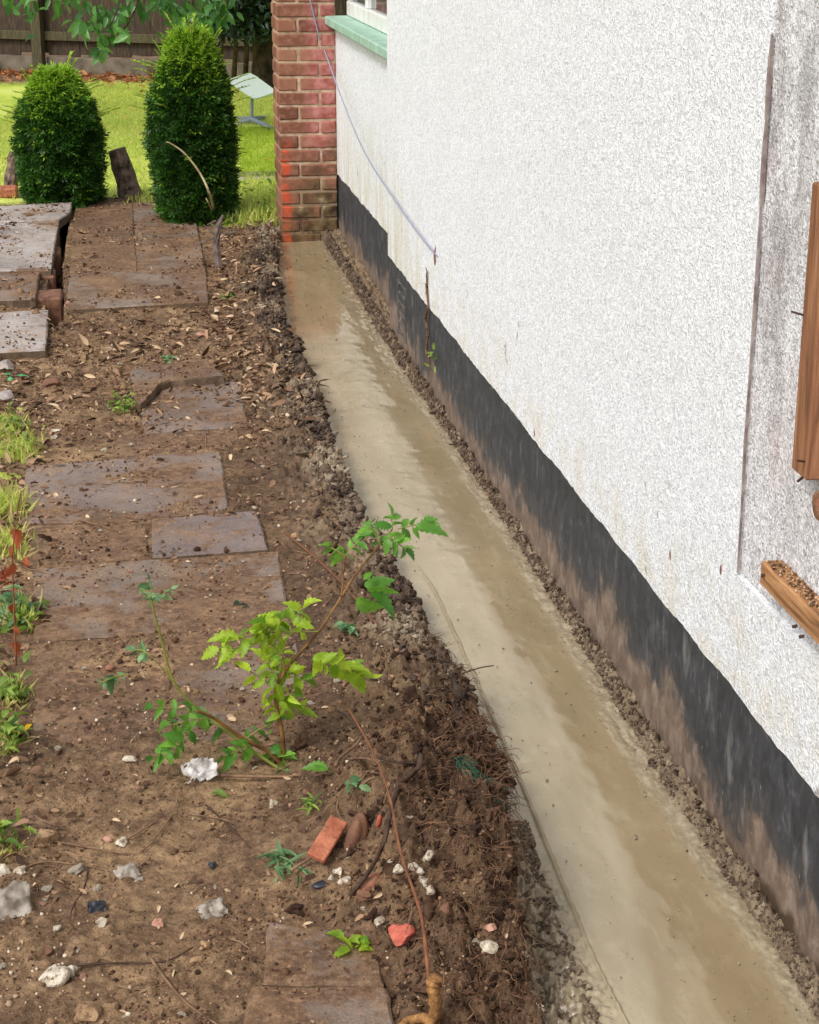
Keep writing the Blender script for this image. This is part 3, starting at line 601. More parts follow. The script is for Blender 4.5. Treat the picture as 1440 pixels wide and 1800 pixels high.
# grass
BL=[(np.array([[0,-.09,0],[0,.09,0],[.55,-.05,-.05],[.55,.05,-.05],[1,0,-.22]]),np.array([[0,1,3],[0,3,2],[2,3,4]])),(np.array([[0,-.08,0],[0,.08,0],[.5,-.04,-.12],[.5,.04,-.12],[.95,0,-.45]]),np.array([[0,1,3],[0,3,2],[2,3,4]]))]
def blades(name,pos,h0,h1,mat,parent=None,spread=.5):
    n=len(pos); dd=rng.normal(size=(n,3))*[spread,spread,.15]+[0,0,1]; nn=rng.normal(size=(n,3))*[1,1,.1]
    return inst(name,BL,pos,bases(dd,nn),rng.uniform(h0,h1,n),mat,parent)
n=90000; y=11.0+(rng.random(n)**.8)*7.2; x=-.9+rng.random(n)*1.0*(1+.0*y); x=rng.uniform(-1.3,2.4,n)+ (y-11)*.09; pos=np.stack([x,y,gnd(x,y)-.004],1)
_,_,gg,_=gnd(x,y,True); pos=pos[gg>.5]
tag(blades('lawn_grass',pos,.025,.05,GRASS),'short bright lawn grass','grass',kind='stuff')
def tuft(px,py,r,n,h0,h1,label,mat=GRASS,extra=None,name='grass_tuft',cat='grass tuft',sp_=.5):
    c_=G(px,py); t=thing(name,label,cat,c_); pos=np.array([c_+[random.gauss(0,r*.6),random.gauss(0,r),0] for _ in range(n)]); pos[:,2]=gnd(pos[:,0],pos[:,1])-.003
    blades('blades',pos,h0,h1,mat,t,sp_)
    if px<60:
        kk=max(8,n//4); blades('dry_blades',pos[:kk]+[.006,.004,0],h0,h1*1.4,STRAW,t,1.3)
    if extra:
        m_,k,sz=extra; pos=np.array([c_+[random.gauss(0,r*.7),random.gauss(0,r),abs(random.gauss(0,.03))+.01] for _ in range(k)]); dd=rng.normal(size=(k,3))*[1,1,.4]; nn=rng.normal(size=(k,3))*.5+[0,0,1]
        inst('foliage',LEAFS,pos,bases(dd,nn),rng.uniform(sz*.6,sz*1.2,k),m_,t)
    return t
tuft(440,385,.16,900,.03,.12,'rough grass growing at the foot of the brick pier',extra=(WEED,120,.035))
tuft(465,345,.2,900,.03,.10,'yellow green grass left of the brick pier further back',extra=(WEED,90,.04))
tuft(255,352,.12,260,.02,.07,'small dry grass wisps between the two yews',extra=(WEED,30,.03))
tuft(405,390,.05,90,.04,.10,'pale weed with narrow leaves at the right yew foot',ASHD,(ASHD,30,.04),'weed','weed',.9)
tuft(8,760,.06,260,.02,.07,'mixed grass and clover at the left edge, farthest clump',extra=(WEED,60,.024))
tuft(35,795,.06,300,.02,.06,'dry pale grass spilling on the left path edge',extra=(WEED,40,.022))
tuft(5,900,.06,380,.02,.07,'yellowish grass clump at the left edge beside the large slab')
tuft(10,960,.05,260,.02,.06,'thin grass beside the red leaved stem')
tuft(20,1085,.04,120,.02,.06,'green weeds at the left edge with blue green leaves',extra=(ASHD,45,.04),name='weed',cat='weed')
tuft(40,1100,.03,40,.02,.06,'long narrow leaved weed at the left edge',extra=(WEED,20,.045),name='weed',cat='weed')
tuft(15,1225,.035,60,.02,.05,'lobed green weed at the left edge below the red stem',extra=(WEED,30,.032),name='weed',cat='weed')
tuft(12,1305,.035,60,.02,.05,'green weed with a yellow leaf at the left edge',extra=(WEED,44,.028),name='weed',cat='weed')
tuft(0,1490,.03,40,.02,.04,'low green weed at lower left edge',extra=(WEED,30,.03),name='weed',cat='weed')
tuft(215,722,.03,40,.01,.03,'small green sprig on the litter left of the grey slab',extra=(WEED,60,.022),name='weed',cat='weed')
p=G(36,1290,.03); inst_=inst('yellow_leaf',LEAF,[p,p+[.01,.0,.01]],randR(2),[.035,.03],leafmat('yellow leaf',sc(226,180,30),sc(240,206,60))); tag(inst_,'bright yellow fallen leaf at the left edge','leaf')
# ================================================================== YEWS
def yew(px,py,zt_px,wpx,label,n,seed,feather=0,taper=.55,hfrac=.8):
    c_=G(px,py); Yc_=c_[1]; hgt=float(Q(px,zt_px,Yc_)[2]-c_[2]); rad=float(abs(Q(px+wpx/2,py,Yc_)[0]-Q(px-wpx/2,py,Yc_)[0]))/2*.745
    t=thing('yew_bush',label,'yew bush',c_); R0=np.random.default_rng(seed)
    def prof(u): # radius fraction at height fraction
        return np.interp(u,[0,.1,.45,.66,.78,.87,.94,1.0],[.98,1.04,1.0,.84,.60,.40,.28,.12] if not feather else [.86,.97,1.02,.96,.76,.54,.42,.26])
    b=B(); b.tube([c_+[0,0,-.03],c_+[.01,0,hgt*.5],c_+[0,.0,hgt*.9]],[.04,.03,.01],8); b.build('trunk',BARK,t)
    # dark inner twig mass
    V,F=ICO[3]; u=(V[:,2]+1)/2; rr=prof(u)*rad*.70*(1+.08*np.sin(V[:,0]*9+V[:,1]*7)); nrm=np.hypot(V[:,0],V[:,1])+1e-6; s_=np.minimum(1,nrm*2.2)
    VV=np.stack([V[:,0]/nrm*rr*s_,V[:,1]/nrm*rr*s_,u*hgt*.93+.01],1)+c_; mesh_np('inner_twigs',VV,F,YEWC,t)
    u=R0.random(n)**.85; an=R0.uniform(0,2*math.pi,n); k=1+.22*fbm(an*2.6+seed,u*8,3,seed)+.03*np.sin(an*5+u*9)+.05*R0.normal(size=n)*.7; depth=R0.random(n)**2*.18
    rr=prof(u)*rad*(k-depth); pos=np.stack([np.cos(an)*rr,np.sin(an)*rr,u*hgt*.97+.01],1)+c_
    out=np.stack([np.cos(an),np.sin(an),R0.uniform(-.1,.9,n)],1)+R0.normal(size=(n,3))*.55
    hole=fbm(an*3.1+seed*2,u*9,3,seed+40)<-.30; pos[hole]=c_+(pos[hole]-c_)*np.array([.8,.8,1])
    tip=sm(.70,.95,u+.08*R0.normal(size=n)); young=R0.random(n)<tip*.85+.015
    rn=np.clip(R0.random(n)*.55+.45*(k-.92)*3,0,1)
    nn=R0.normal(size=(n,3))*.6+[0,0,1]
    # every sprig: a twiglet with needles in two rows
    def sprig(s_):
        r=np.random.default_rng(s_); Vs=[];Fs=[];o=0
        for j in range(7):
            V,F=NEED[j%2]; sd=1 if j%2 else -1; a=sd*(.9+.2*r.normal()); x0=.12*j
            if j==6:a=0
            Rz=np.array([[math.cos(a),-math.sin(a),0],[math.sin(a),math.cos(a),0],[0,0,1]]); Vs.append((V*.55)@Rz.T+[x0,0,-.1*x0*x0]); Fs.append(F+o);o+=len(V)
        return np.vstack(Vs),np.vstack(Fs)
    SP=[sprig(i) for i in range(4)]
    d_=~young; R_=bases(out,nn)
    inst('foliage',SP,pos[d_],R_[d_],R0.uniform(.034,.06,d_.sum()),YEW,t,rn[d_])
    inst('young_shoots',SP,pos[young],R_[young],R0.uniform(.035,.065,young.sum()),YEWT,t,R0.random(young.sum()))
    if feather:
        P_=[];D_=[];b=B()
        for i in range(feather):
            if i<20: u_=R0.uniform(.55,.86); a=R0.choice([0.1,math.pi-.1])+R0.normal()*.5; L=R0.uniform(.12,.24); up=.75
            else: u_=R0.uniform(.15,.6); a=R0.choice([0,math.pi])+R0.normal()*.4; L=R0.uniform(.05,.12); up=.25
            if i>feather-(38 if feather>50 else 10): u_=R0.uniform(.8,.96); a=R0.uniform(0,6.28); L=R0.uniform(.08,.20); up=2.4
            r_=float(prof(np.array(u_)))*rad*.9; s0_=c_+[math.cos(a)*r_,math.sin(a)*r_,u_*hgt]; dd=np.array([math.cos(a),math.sin(a),up]); dd/=np.linalg.norm(dd); pt=[]
            for j in range(9):
                q=s0_+dd*L*j/8-np.array([0,0,.25*L*(j/8)**2]); pt.append(q); P_+=[q,q];sd=np.cross(dd,[0,0,1]); D_+=[dd+sd*.9,dd-sd*.9]
            b=B(); b.tube(pt,.002,4); b.build('shoot_stem',STEMG,t)
        P_=np.array(P_);D_=np.array(D_); inst('feathery_shoots',NEED,P_,bases(D_,rng.normal(size=D_.shape)*.3+[0,0,1]),rng.uniform(.02,.032,len(P_)),YEWT,t)
    return t
yew(112,362,122,176,'smaller rounded clipped yew with pale top, left of the pair',9500,3,26)
yew(345,388,52,168,'taller yew bush with shaggy lime shoots on top',12000,5,74)
# ================================================================== SATELLITE DISH
pc=G(443,222); pc=P(443,222,.03); t=thing('satellite_dish','white flat satellite dish on a grey pedestal standing on the lawn','satellite dish',pc)
Yd=pc[1]; top=Q(443,165,Yd); b=B(); b.tube([pc+[0,0,.05],top],.013,10); b.build('mast',DISHL,t)
b=B()
for q in [(405,222),(500,236),(470,206),(415,208)]:
    e=P(*q,.035); b.tube([pc+[0,0,.055],(pc+e)/2+[0,0,.03],e],[.022,.018,.013],8)
b.build('foot',DISHL,t)
c1,c2,c3,c4=Q(440,127,Yd+.10),Q(488,161,Yd),Q(447,176,Yd-.12),Q(398,140,Yd); cd=(c1+c2+c3+c4)/4; uu=(c2-c1+c3-c4)/4; vv=(c3-c2+c4-c1)/4; nv=np.cross(vv,uu); nv/=np.linalg.norm(nv); nv=nv*(1 if nv[2]>0 else -1)
b=B(); V=[];N=40
for zz_,kk in ((-.02,.86),(-.012,.97),(0,1.0),(.006,.97)):
    for i in range(N):
        a=2*math.pi*i/N; cs,sn=math.cos(a),math.sin(a); ex=7; r_=(abs(cs)**ex+abs(sn)**ex)**(-1/ex); V.append(cd+uu*cs*r_*kk+vv*sn*r_*kk+nv*zz_)
F=[(k*N+i,k*N+(i+1)%N,(k+1)*N+(i+1)%N,(k+1)*N+i) for k in range(3) for i in range(N)]+[tuple(range(N-1,-1,-1)),tuple(3*N+i for i in range(N))]
b.add(V,F); b.build('panel',DISH,t)
# clear pane standing on lawn edge and the paving edge under it
a_=P(428,318,.03); c_=P(500,318,.03); b=B(); hgt=float(Q(460,222,a_[1])[2]-.03); b.box((a_[0]-.02,a_[1],.03),(c_[0]+.05,a_[1]+.006,.03+hgt),.001); tag(b.build('clear_panel',PANE),'clear sheet standing upright between the right yew and the brick pier','panel')
a_=P(400,322,.03); c_=P(510,306,.03); b=B(); b.box((a_[0],a_[1],-.02),(c_[0]+.1,c_[1],.055),.008); tag(b.build('paving_edge',SL['pale']),'grey paving strip behind the weeds left of the pier','paving')
# stumps beside left yew, terracotta
def post(pb,pt_,r0,label,name='rotten_stump'):
    a_=G(*pb); q=Q(*pt_,a_[1]+.02); r0*=1.25; b=B(); pts=[a_-[0,0,.05]]+[a_+(q-a_)*k/6+[.004*random.uniform(-1,1),0,0] for k in range(7)]; b.tube(pts,[r0*(1.1-.04*k)*random.uniform(.9,1.08) for k in range(8)],9); o=b.build(name,STUMPW,None); tag(o,label,'stump')
post((232,350),(206,262),.055,'leaning dark rotten stump right of the smaller yew'); post((18,338),(26,268),.035,'narrow dark stump at the left of the smaller yew')
b=B(); p=G(14,345); b.box((p[0]-.09,p[1]-.08,p[2]),(p[0]+.06,p[1]+.06,p[2]+.06),.01); tag(b.build('terracotta_block',TILE),'orange terracotta block at the left edge beside the smaller yew','block')
# ================================================================== OVERHANGING TREE, IVY
Yt=15.5; base=P(462,160,.02); t=thing('garden_tree','broad leaved tree whose leafy branches hang in front of the fence','tree',(base[0],base[1],.02))
b=B(); Yt=base[1]; b.tube([base-[0,0,.1],Q(462,90,Yt),Q(460,0,Yt),Q(455,-120,Yt),Q(440,-260,Yt),Q(420,-420,Yt)],[.12,.095,.09,.08,.06,.04],10); b.build('trunk',BARK,t)
br=[[(452,-200,Yt),(380,-150,15),(300,-110,14.2),(230,-60,13.6),(205,20,13.4),(190,50,13.4)],[(452,-200,Yt),(420,-130,15),(370,-80,14),(345,-20,13.6),(335,30,13.6)],[(300,-110,14.2),(180,-120,14),(80,-90,14),(20,-40,14),(0,-5,14)],[(230,-60,13.6),(240,0,13.4),(225,40,13.4),(205,62,13.4)],[(370,-80,14),(405,-40,13.8),(395,20,13.8),(385,45,13.8)],[(300,-110,14.2),(290,-50,13.7),(300,0,13.6)],[(230,-60,13.6),(150,-50,13.5),(110,-10,13.5)]]
b=B()
for L in br: b.tube(smooth([Q(*q) for q in L],4),np.linspace(.02,.004,(len(L)-1)*4+1),5)
b.build('branch',BARK,t)
pos=[];
for (x,y,r_,n,Yq) in [(150,45,16,14,13.4),(178,82,14,10,13.4),(185,55,26,16,13.5),(160,20,30,18,13.5),(335,20,40,50,13.6),(300,0,30,30,13.6),(370,25,28,30,13.8),(385,5,30,24,13.8),(205,10,40,24,13.5),(110,-5,30,16,13.5),(30,-5,45,30,14),(215,60,14,6,13.4),(250,-5,40,20,13.6)]:
    for k in range(n): pos.append(Q(x+random.gauss(0,r_*.55),y+random.gauss(0,r_*.45),Yq+random.gauss(0,.1)))
for k in range(1400): pos.append(Q(random.uniform(-300,500),random.uniform(-330,-25),random.uniform(13,16)))
pos=np.array(pos); n=len(pos); dd=rng.normal(size=(n,3))*.6+[0,-.1,-.55]; nn=rng.normal(size=(n,3))*.6+[-.2,-.7,.7]
inst('crown',LEAF,pos,bases(dd,nn),rng.uniform(.085,.13,n),HANG,t)
iv=thing('ivy','dark ivy mass covering the fence between the tall yew and the pier','ivy',P(430,150,.02))
n=5200; pos=np.array([Q(random.uniform(368,520),random.uniform(-150,72),random.uniform(16.6,17.4)) for _ in range(n)]); k=pos[:,2]>.05; thin=rng.random(n)<np.clip((pos[:,2]-.25)/.5,.03,1); pos=pos[k&thin]; n=len(pos)
inst('foliage',LEAF,pos,bases(rng.normal(size=(n,3))+[0,0,-.5],rng.normal(size=(n,3))*.6+[0,-.8,.4]),rng.uniform(.05,.09,n),IVY,iv)
b=B()
for x in (385,410,430,445): b.tube([P(x,150,.02),Q(x+5,80,17),Q(x-6,0,17.1),Q(x,-150,17.1)],[.03,.02,.02,.01],6)
b.build('stem',BARK,iv)
# ================================================================== SAPLINGS
def stempts(L,Y0,dy=0.): return [Q(x,y,Y0+dy*(k/(max(1,len(L)-1)))) for k,(x,y) in enumerate(L)]
def leafset(parent,name,lst,mat,serr=True):
    pos=[];D=[];Nn=[];S_=[]
    for (x0,y0,x1,y1,Y_) in lst:
        a_=Q(x0,y0,Y_); e=Q(x1,y1,Y_+random.uniform(-.03,.03)); d_=e-a_; L=np.linalg.norm(d_); pos.append(a_);D.append(d_/L);S_.append(L); Nn.append(np.array([random.gauss(0,.6),-.35+random.gauss(0,.5),.8]))
    if name=='large_leaf':
        for i in range(len(pos)): inst(name,LEAFS,np.array(pos[i:i+1]),bases(np.array(D[i:i+1]),np.array(Nn[i:i+1])),np.array(S_[i:i+1]),mat,parent)
        return
    return inst(name,LEAFS if serr else LEAF,np.array(pos),bases(np.array(D),np.array(Nn)),np.array(S_),mat,parent)
def spray(x0,y0,x1,y1,n,L,Y_,w=1.12):  # a pinnate leaf: leaflets in pairs along a rachis, given in survey coordinates
    out=[]; dx,dy=x1-x0,y1-y0; D=math.hypot(dx,dy); ux_,uy_=dx/D,dy/D
    n=n+1
    for k in range(n):
        t=(k+.4)/n; x,y=x0+dx*t,y0+dy*t
        for sd in (1,-1):
            an=sd*math.radians(random.uniform(48,72)); c_,s_=math.cos(an),math.sin(an); l=L*random.uniform(.65,1.15)*(1-.2*t)*w; out.append((x,y,x+(ux_*c_-uy_*s_)*l,y+(ux_*s_+uy_*c_)*l*.9,Y_))
    out.append((x1,y1,x1+ux_*L,y1+uy_*L,Y_)); return out
sb=G(500,1335); t=thing('ash_sapling','bright lime green ash sapling leaning over the trench edge','sapling',sb); Ys=sb[1]; 
def spr(lst,col,name='foliage'):
    LL=[]
    for (x0,y0,x1,y1,n,L) in lst: LL+=spray(x0,y0,x1,y1,n,L,Ys+random.uniform(-.05,.08)); b=B(); b.tube([Q(x0,y0,Ys),Q((x0+x1)/2,(y0+y1)/2-3,Ys+.01),Q(x1,y1,Ys+.02)],.0012,4); b.build('leaf_stalk',STEMG,t)
    leafset(t,name,LL,col)
b=B(); b.tube(smooth([sb-[0,0,.03]]+stempts([(496,1290),(486,1240),(487,1205),(512,1165),(560,1110),(600,1050),(625,1010),(662,965),(690,930)],Ys,.06)),np.linspace(.0055,.0018,55),6)
b.tube(smooth(stempts([(487,1205),(500,1180),(497,1150)],Ys)),np.linspace(.003,.0015,13),5)
b.tube(smooth(stempts([(600,1050),(604,1010),(606,975)],Ys)),np.linspace(.002,.0012,13),5)
b.tube(smooth([sb-[0,0,.02]]+stempts([(470,1320),(430,1300),(375,1262),(345,1250)],Ys,-.05)),np.linspace(.006,.003,25),6); b.build('stem',STEM,t,True)
spr([(690,930,688,905,1,22),(700,930,755,922,2,22),(670,960,650,925,2,20),(606,978,578,962,2,20),(606,978,632,950,2,20),(680,945,712,965,3,26)],ASHG)
leafset(t,'large_leaf',[(730,930,782,922,Ys),(650,1045,702,1082,Ys),(640,1020,655,1003,Ys),(645,1035,690,1020,Ys),(640,1030,688,1005,Ys+.02),(628,1050,672,1085,Ys)],ASHG)
spr([(560,1110,400,1120,1,10)],ASH,'small_leaf')
spr([(470,1105,385,1140,2,34),(500,1090,450,1118,2,34),(510,1095,535,1070,1,30),(545,1160,590,1170,2,34),(560,1165,625,1180,2,32),(487,1205,500,1140,3,32),(487,1215,440,1180,2,32),(490,1240,530,1250,2,26),(495,1260,470,1235,2,26),(497,1150,470,1130,2,28)],ASH)
leafset(t,'large_leaf',[(605,1190,652,1215,Ys-.02),(590,1180,648,1168,Ys),(420,1125,368,1118,Ys),(425,1135,372,1150,Ys)],ASH)
spr([(487,1200,470,1165,2,30),(500,1180,535,1195,2,28),(486,1235,515,1222,2,28),(440,1118,470,1090,2,28),(480,1110,500,1085,2,26),(600,1172,640,1190,2,26)],ASH)
t2=t; t=thing('leafy_seedling','low sprawling seedling with one tall bare stem left of the lime sapling','sapling',G(470,1345)); 
b=B(); b.tube(smooth([G(500,1350)-[0,0,.01]]+stempts([(430,1310),(370,1262),(325,1225),(300,1185),(285,1130),(272,1080),(267,1055)],Ys)),np.linspace(.004,.0018,43),6)
b.tube(smooth(stempts([(325,1225),(290,1180),(262,1150)],Ys)),np.linspace(.002,.001,13),5); b.build('stem',STEMG,t,True)
spr([(267,1060,262,1020,3,13),(267,1060,250,1035,2,12),(270,1060,300,1035,2,14)],ASHD)
spr([(262,1150,238,1142,2,20),(225,1185,178,1200,3,15)],ASHD,'small_leaf')
spr([(370,1262,300,1275,3,30),(345,1250,270,1245,2,24),(340,1280,290,1330,3,30),(400,1285,370,1270,2,26),(430,1300,480,1270,2,24)],ASHG,'side_leaves')
spr([(440,1310,400,1330,3,26),(470,1320,520,1350,3,28),(490,1340,500,1375,2,26),(330,1300,270,1330,2,20)],ASHG,'low_leaves')
# red leaved stem at left edge
t=thing('red_stem_plant','thin dark stem with dead red leaves at the left edge','plant',G(28,1170)); Yr=t.location[1]; b=B(); b.tube(smooth([tuple(t.location)]+[Q(x,y,Yr) for x,y in [(27,1120),(24,1050),(22,980),(28,920),(37,862)]]),np.linspace(.003,.001,31),5); b.build('stem',STEMR,t)
L=[];
for y in (930,960,990,1060,1075,1100,1130): L.append((25,y,25+random.choice([-1,1])*random.uniform(5,10),y+random.uniform(10,26),Yr))
leafset(t,'leaf',L,REDLEAF)
n=26; c_=G(12,1020); pos=np.array([c_+[random.gauss(0,.03),random.gauss(0,.06),.01] for _ in range(n)]); tag(inst('dead_leaves',LEAF,pos,bases(rng.normal(size=(n,3))*[1,1,.3],rng.normal(size=(n,3))*.4+[0,0,1]),rng.uniform(.02,.045,n),REDLEAF),'curled red dead leaves at the left edge below the yellowish grass','dead leaves',kind='stuff')
c_=G(492,404); n=14; pos=np.array([c_+[random.gauss(0,.05),random.gauss(0,.06),.012] for _ in range(n)]); tag(inst('dead_leaves',LEAF,pos,bases(rng.normal(size=(n,3))*[1,1,.3],rng.normal(size=(n,3))*.4+[0,0,1]),rng.uniform(.03,.06,n),REDLEAF),'red brown dead leaves at the foot of the brick pier','dead leaves',kind='stuff')
# rosette and leaf sprigs lying on soil
def sprig_on(px,py,n,L,mat,label,name='fallen_sprig',flat=.25,dr=None,narrow=False,zs=.012):
    c_=G(px,py); pos=[];D=[]
    for k in range(n):
        a=2*math.pi*k/n+random.gauss(0,.3); d_=np.array([math.cos(a),math.sin(a),abs(random.gauss(0,flat))])
        if dr is not None: d_=d_*.55+np.array(dr)
        pos.append(c_+np.array([random.gauss(0,L*.25),random.gauss(0,L*.4),zs])); D.append(d_)
    n_=len(pos); s_=rng.uniform(L*.6,L,n_); s3=np.repeat(s_[:,None],3,1)
    if narrow: s3[:,1]*=.4
    return tag(inst(name,LEAFS if not narrow else LEAF,pos,bases(np.array(D),rng.normal(size=(n_,3))*.3+[0,-.2,1]),s3,mat),label,'fallen leaves')
sprig_on(608,1112,12,.04,ASHD,'pale green rosette of leaves lying on soil under the lime sapling','fallen_sprig')
sprig_on(625,1390,7,.03,ASHD,'small grey green leaves beside the upright mud covered clay piece')
sprig_on(500,1520,26,.055,ASHD,'dark narrow leaved sprig lying left of the orange tile piece','fallen_sprig',.2,(-.1,-.5,0),True)
sprig_on(548,1420,16,.035,WEED,'narrow green sprig lying behind the orange tile piece','fallen_sprig',.2,(-.3,-.4,0),True)
sprig_on(625,1670,8,.045,ASH,'wilted yellow green leaf near the bottom slab')
sprig_on(575,1370,2,.055,ASHG,'single dark green leaf on the root heap')
sprig_on(420,1072,2,.03,IVY,'small dark curled leaf on the muddy slab')
sprig_on(297,636,8,.05,ASHD,'dark green leaf tuft on the broken slab')
sprig_on(397,525,4,.05,ASHG,'fresh green seedling leaf right of the brown muddy slab')
sprig_on(385,1405,2,.035,WEED,'green leaf by the white paper scrap')
sprig_on(20,665,4,.045,simple('bright green plastic',sc(50,150,90),sc(90,190,120)),'small bright green scrap at left edge below the pale slab')
# twigs and roots: each lies on the ground along its surveyed line
def twig(L,r0,mat,label,name='twig',lift=.006,r1=None,cat='twig',arch=0):
    pts=[]
    for k,q in enumerate(L):
        t_=k/(len(L)-1); pts.append(G(q[0],q[1],lift+(q[2] if len(q)>2 else 0)+arch*math.sin(math.pi*t_)))
    pts=smooth(pts,5); b=B(); b.tube(pts,np.linspace(r0,r1 or r0*.5,len(pts)),6); return tag(b.build(name,mat,None,True),label,cat)
twig([(500,935),(560,985),(610,1035),(668,1105)],.003,STEMR,'long red brown twig lying behind the sapling from slab to trench',lift=.02)
twig([(765,1215),(800,1190),(840,1175),(868,1170)],.0025,ROOT,'dark twig poking out over the concrete near the sapling',lift=.045)
twig([(500,660),(520,645),(553,642)],.004,ROOT,'dark twig reaching onto the far concrete',lift=.04)
twig([(70,908),(120,912),(170,922),(210,936)],.003,TWIG,'pale twig lying across the buried slab on the left')
twig([(255,470),(272,466),(290,458)],.006,ROOT,'short dark twig on the far muddy slab')
twig([(60,1478),(100,1480),(170,1492),(230,1500),(260,1488),(290,1450),(308,1420),(314,1380)],.0022,TWIG,'long curved twig looping from the tan clod toward the paper')
twig([(30,1530),(80,1515),(150,1522),(200,1532)],.002,TWIG,'thin straight twig below the tan clod')
twig([(155,1525),(148,1560),(128,1595),(125,1625),(150,1645)],.0018,ROOT,'small hooked root below the thin straight twig')
twig([(262,1680),(290,1720),(330,1765),(385,1803)],.003,TWIG,'diagonal grey twig near the bottom edge')
twig([(105,1700),(160,1695),(230,1692),(290,1690),(340,1665)],.0025,ROOT,'dark twig lying beside the large flint')
twig([(390,1363),(440,1365),(500,1365),(530,1362)],.004,TWIG,'straight tan stick right of the white paper scrap',lift=.012)
twig([(362,1415),(395,1445),(440,1490)],.0022,ROOT,'thin dark twig below the white paper scrap')
twig([(330,1430),(390,1440),(415,1450)],.0018,TWIG,'fine pale twig below the white paper scrap')
twig([(205,1485),(240,1465),(280,1440)],.0025,TWIG,'twig crossing the looped twig')
twig([(580,1745),(560,1730),(600,1770),(650,1790)],.0022,ROOT,'dark thread of root on the nearest slab')
twig([(600,1395),(592,1420),(600,1440)],.002,TWIG,'pale root thread above the orange tile piece')
twig([(740,1328,.02),(735,1350,.03),(705,1380,.03),(688,1420,.02),(675,1480,.02),(650,1530,.01),(615,1575,.005)],.0055,ROOT,'thick dark root snaking down the soil heap',r1=.004,cat='root',lift=.015)
twig([(660,1330,.02),(700,1340,.03),(735,1345,.02)],.004,ROOT,'dark root joining the thick root at its top',lift=.02,cat='root')
twig([(590,1345,.03),(600,1330,.03),(625,1310,.03),(640,1290,.02)],.004,TWIG,'pale broken root end above the green leaf',lift=.02,cat='root')
twig([(610,1335,.02),(645,1333,.03),(665,1345,.02)],.0022,TWIG,'thin pale root across the heap',lift=.025,cat='root')
twig([(512,1530),(530,1518),(560,1500)],.0035,TWIG,'tan stick end beneath the orange tile piece',lift=.012)
twig([(594,1250,.05),(612,1262,.04),(650,1300,.03)],.003,ROOT,'root on the crest of the heap',lift=.02,cat='root')
# dry stick sticking up in front of the tall yew
p0=G(378,385); Yk=p0[1]; b=B(); b.tube(smooth([p0]+[Q(x,y,Yk-.42) for x,y in [(370,345),(352,305),(325,270),(300,252),(292,250)]]),np.linspace(.008,.003,31),5); b.tube(smooth([p0,Q(368,360,Yk-.4),Q(362,348,Yk-.42)]),np.linspace(.006,.002,13),5); tag(b.build('dry_stick',simple('pale dry stick',sc(140,124,90),sc(196,180,140))),'pale bent dry stick leaning in front of the tall yew','stick')
p0=G(385,470); b=B(); b.tube([p0,Q(380,430,p0[1]),Q(384,395,p0[1]),Q(392,378,p0[1])],[.02,.018,.016,.005],7)
for k in range(10): a_=Q(384+random.uniform(-6,6),400+random.uniform(-12,20),p0[1]); b.tube([a_,a_+np.array([random.gauss(0,.06),random.gauss(0,.05),random.uniform(-.05,.06)])],[.006,.002],5)
tag(b.build('root_stump',simple('grey root wood',sc(74,58,50),sc(140,124,118))),'grey uprooted root stub right of the far slabs','stump')
# cut branch at the bottom
pb=G(768,1812); t=thing('cut_branch','tan cut branch stub with a long thin stem rising over the heap','branch',pb); Yb_=pb[1]
b=B(); b.tube([P(690,1830,.06),P(715,1795,.07),P(745,1790,.09),P(764,1800,.09)],[.009,.008,.009,.010],8); b.tube(smooth([P(764,1806,.06),Q(766,1770,Yb_),Q(762,1735,Yb_),Q(766,1718,Yb_)]),np.linspace(.009,.012,19)*(1+.16*np.sin(np.arange(19)*1.9)+.1*np.sin(np.arange(19)*3.7)),8); b.build('stub',CUT,t,True)
b=B(); b.tube(smooth([Q(754,1735,Yb_),Q(750,1680,Yb_+.05),Q(738,1600,Yb_+.15),Q(705,1500,Yb_+.3),Q(685,1400,Yb_+.45),Q(655,1320,Yb_+.55),Q(612,1245,Yb_+.7)]),np.linspace(.004,.0014,37),6); b.build('stem',STEMR,t,True)
# root mass: fine hair roots on the trench face of the heap
b=B()
for k in range(2000):
    y_=random.uniform(2.4,3.5) if k%4 else random.uniform(3.3,4.0); L_=float(np.interp(y_,*CL)); x_=L_-abs(random.gauss(0,.10 if k%4 else .05))+.015; z_=float(gnd(x_,y_))+.002
    p=np.array([x_,y_,z_]); a=random.uniform(0,6.28); d_=np.array([math.cos(a),math.sin(a),.5]); pts=[p]
    for j in range(5):
        d_=d_+np.array([random.gauss(0,.5),random.gauss(0,.5),random.gauss(0,.4)-.35]); d_/=np.linalg.norm(d_); q=pts[-1]+d_*random.uniform(.006,.017); q[2]=max(q[2],float(gnd(q[0],q[1]))+.001); pts.append(q)
    b.tube(pts,np.linspace(.0010 if k%9 else .0020,.0005,6),3,cap=False)
tag(b.build('root_mass',ROOTF),'tangle of fine brown roots on the dark soil heap','roots',kind='stuff')
b=B()
for k in range(160):
    s_=random.random(); x=795+s_*80+random.gauss(0,6); y=1330+s_*75+random.gauss(0,10); p=G(x,y,.012); d_=np.array([random.gauss(.3,.3),random.gauss(-.8,.3),random.gauss(0,.2)])*.03; b.tube([p,p+d_*.5+[0,0,.006],p+d_],.0008,3,cap=False)
tag(b.build('green_netting',NET),'scrap of dark green netting on the trench side of the heap','netting')
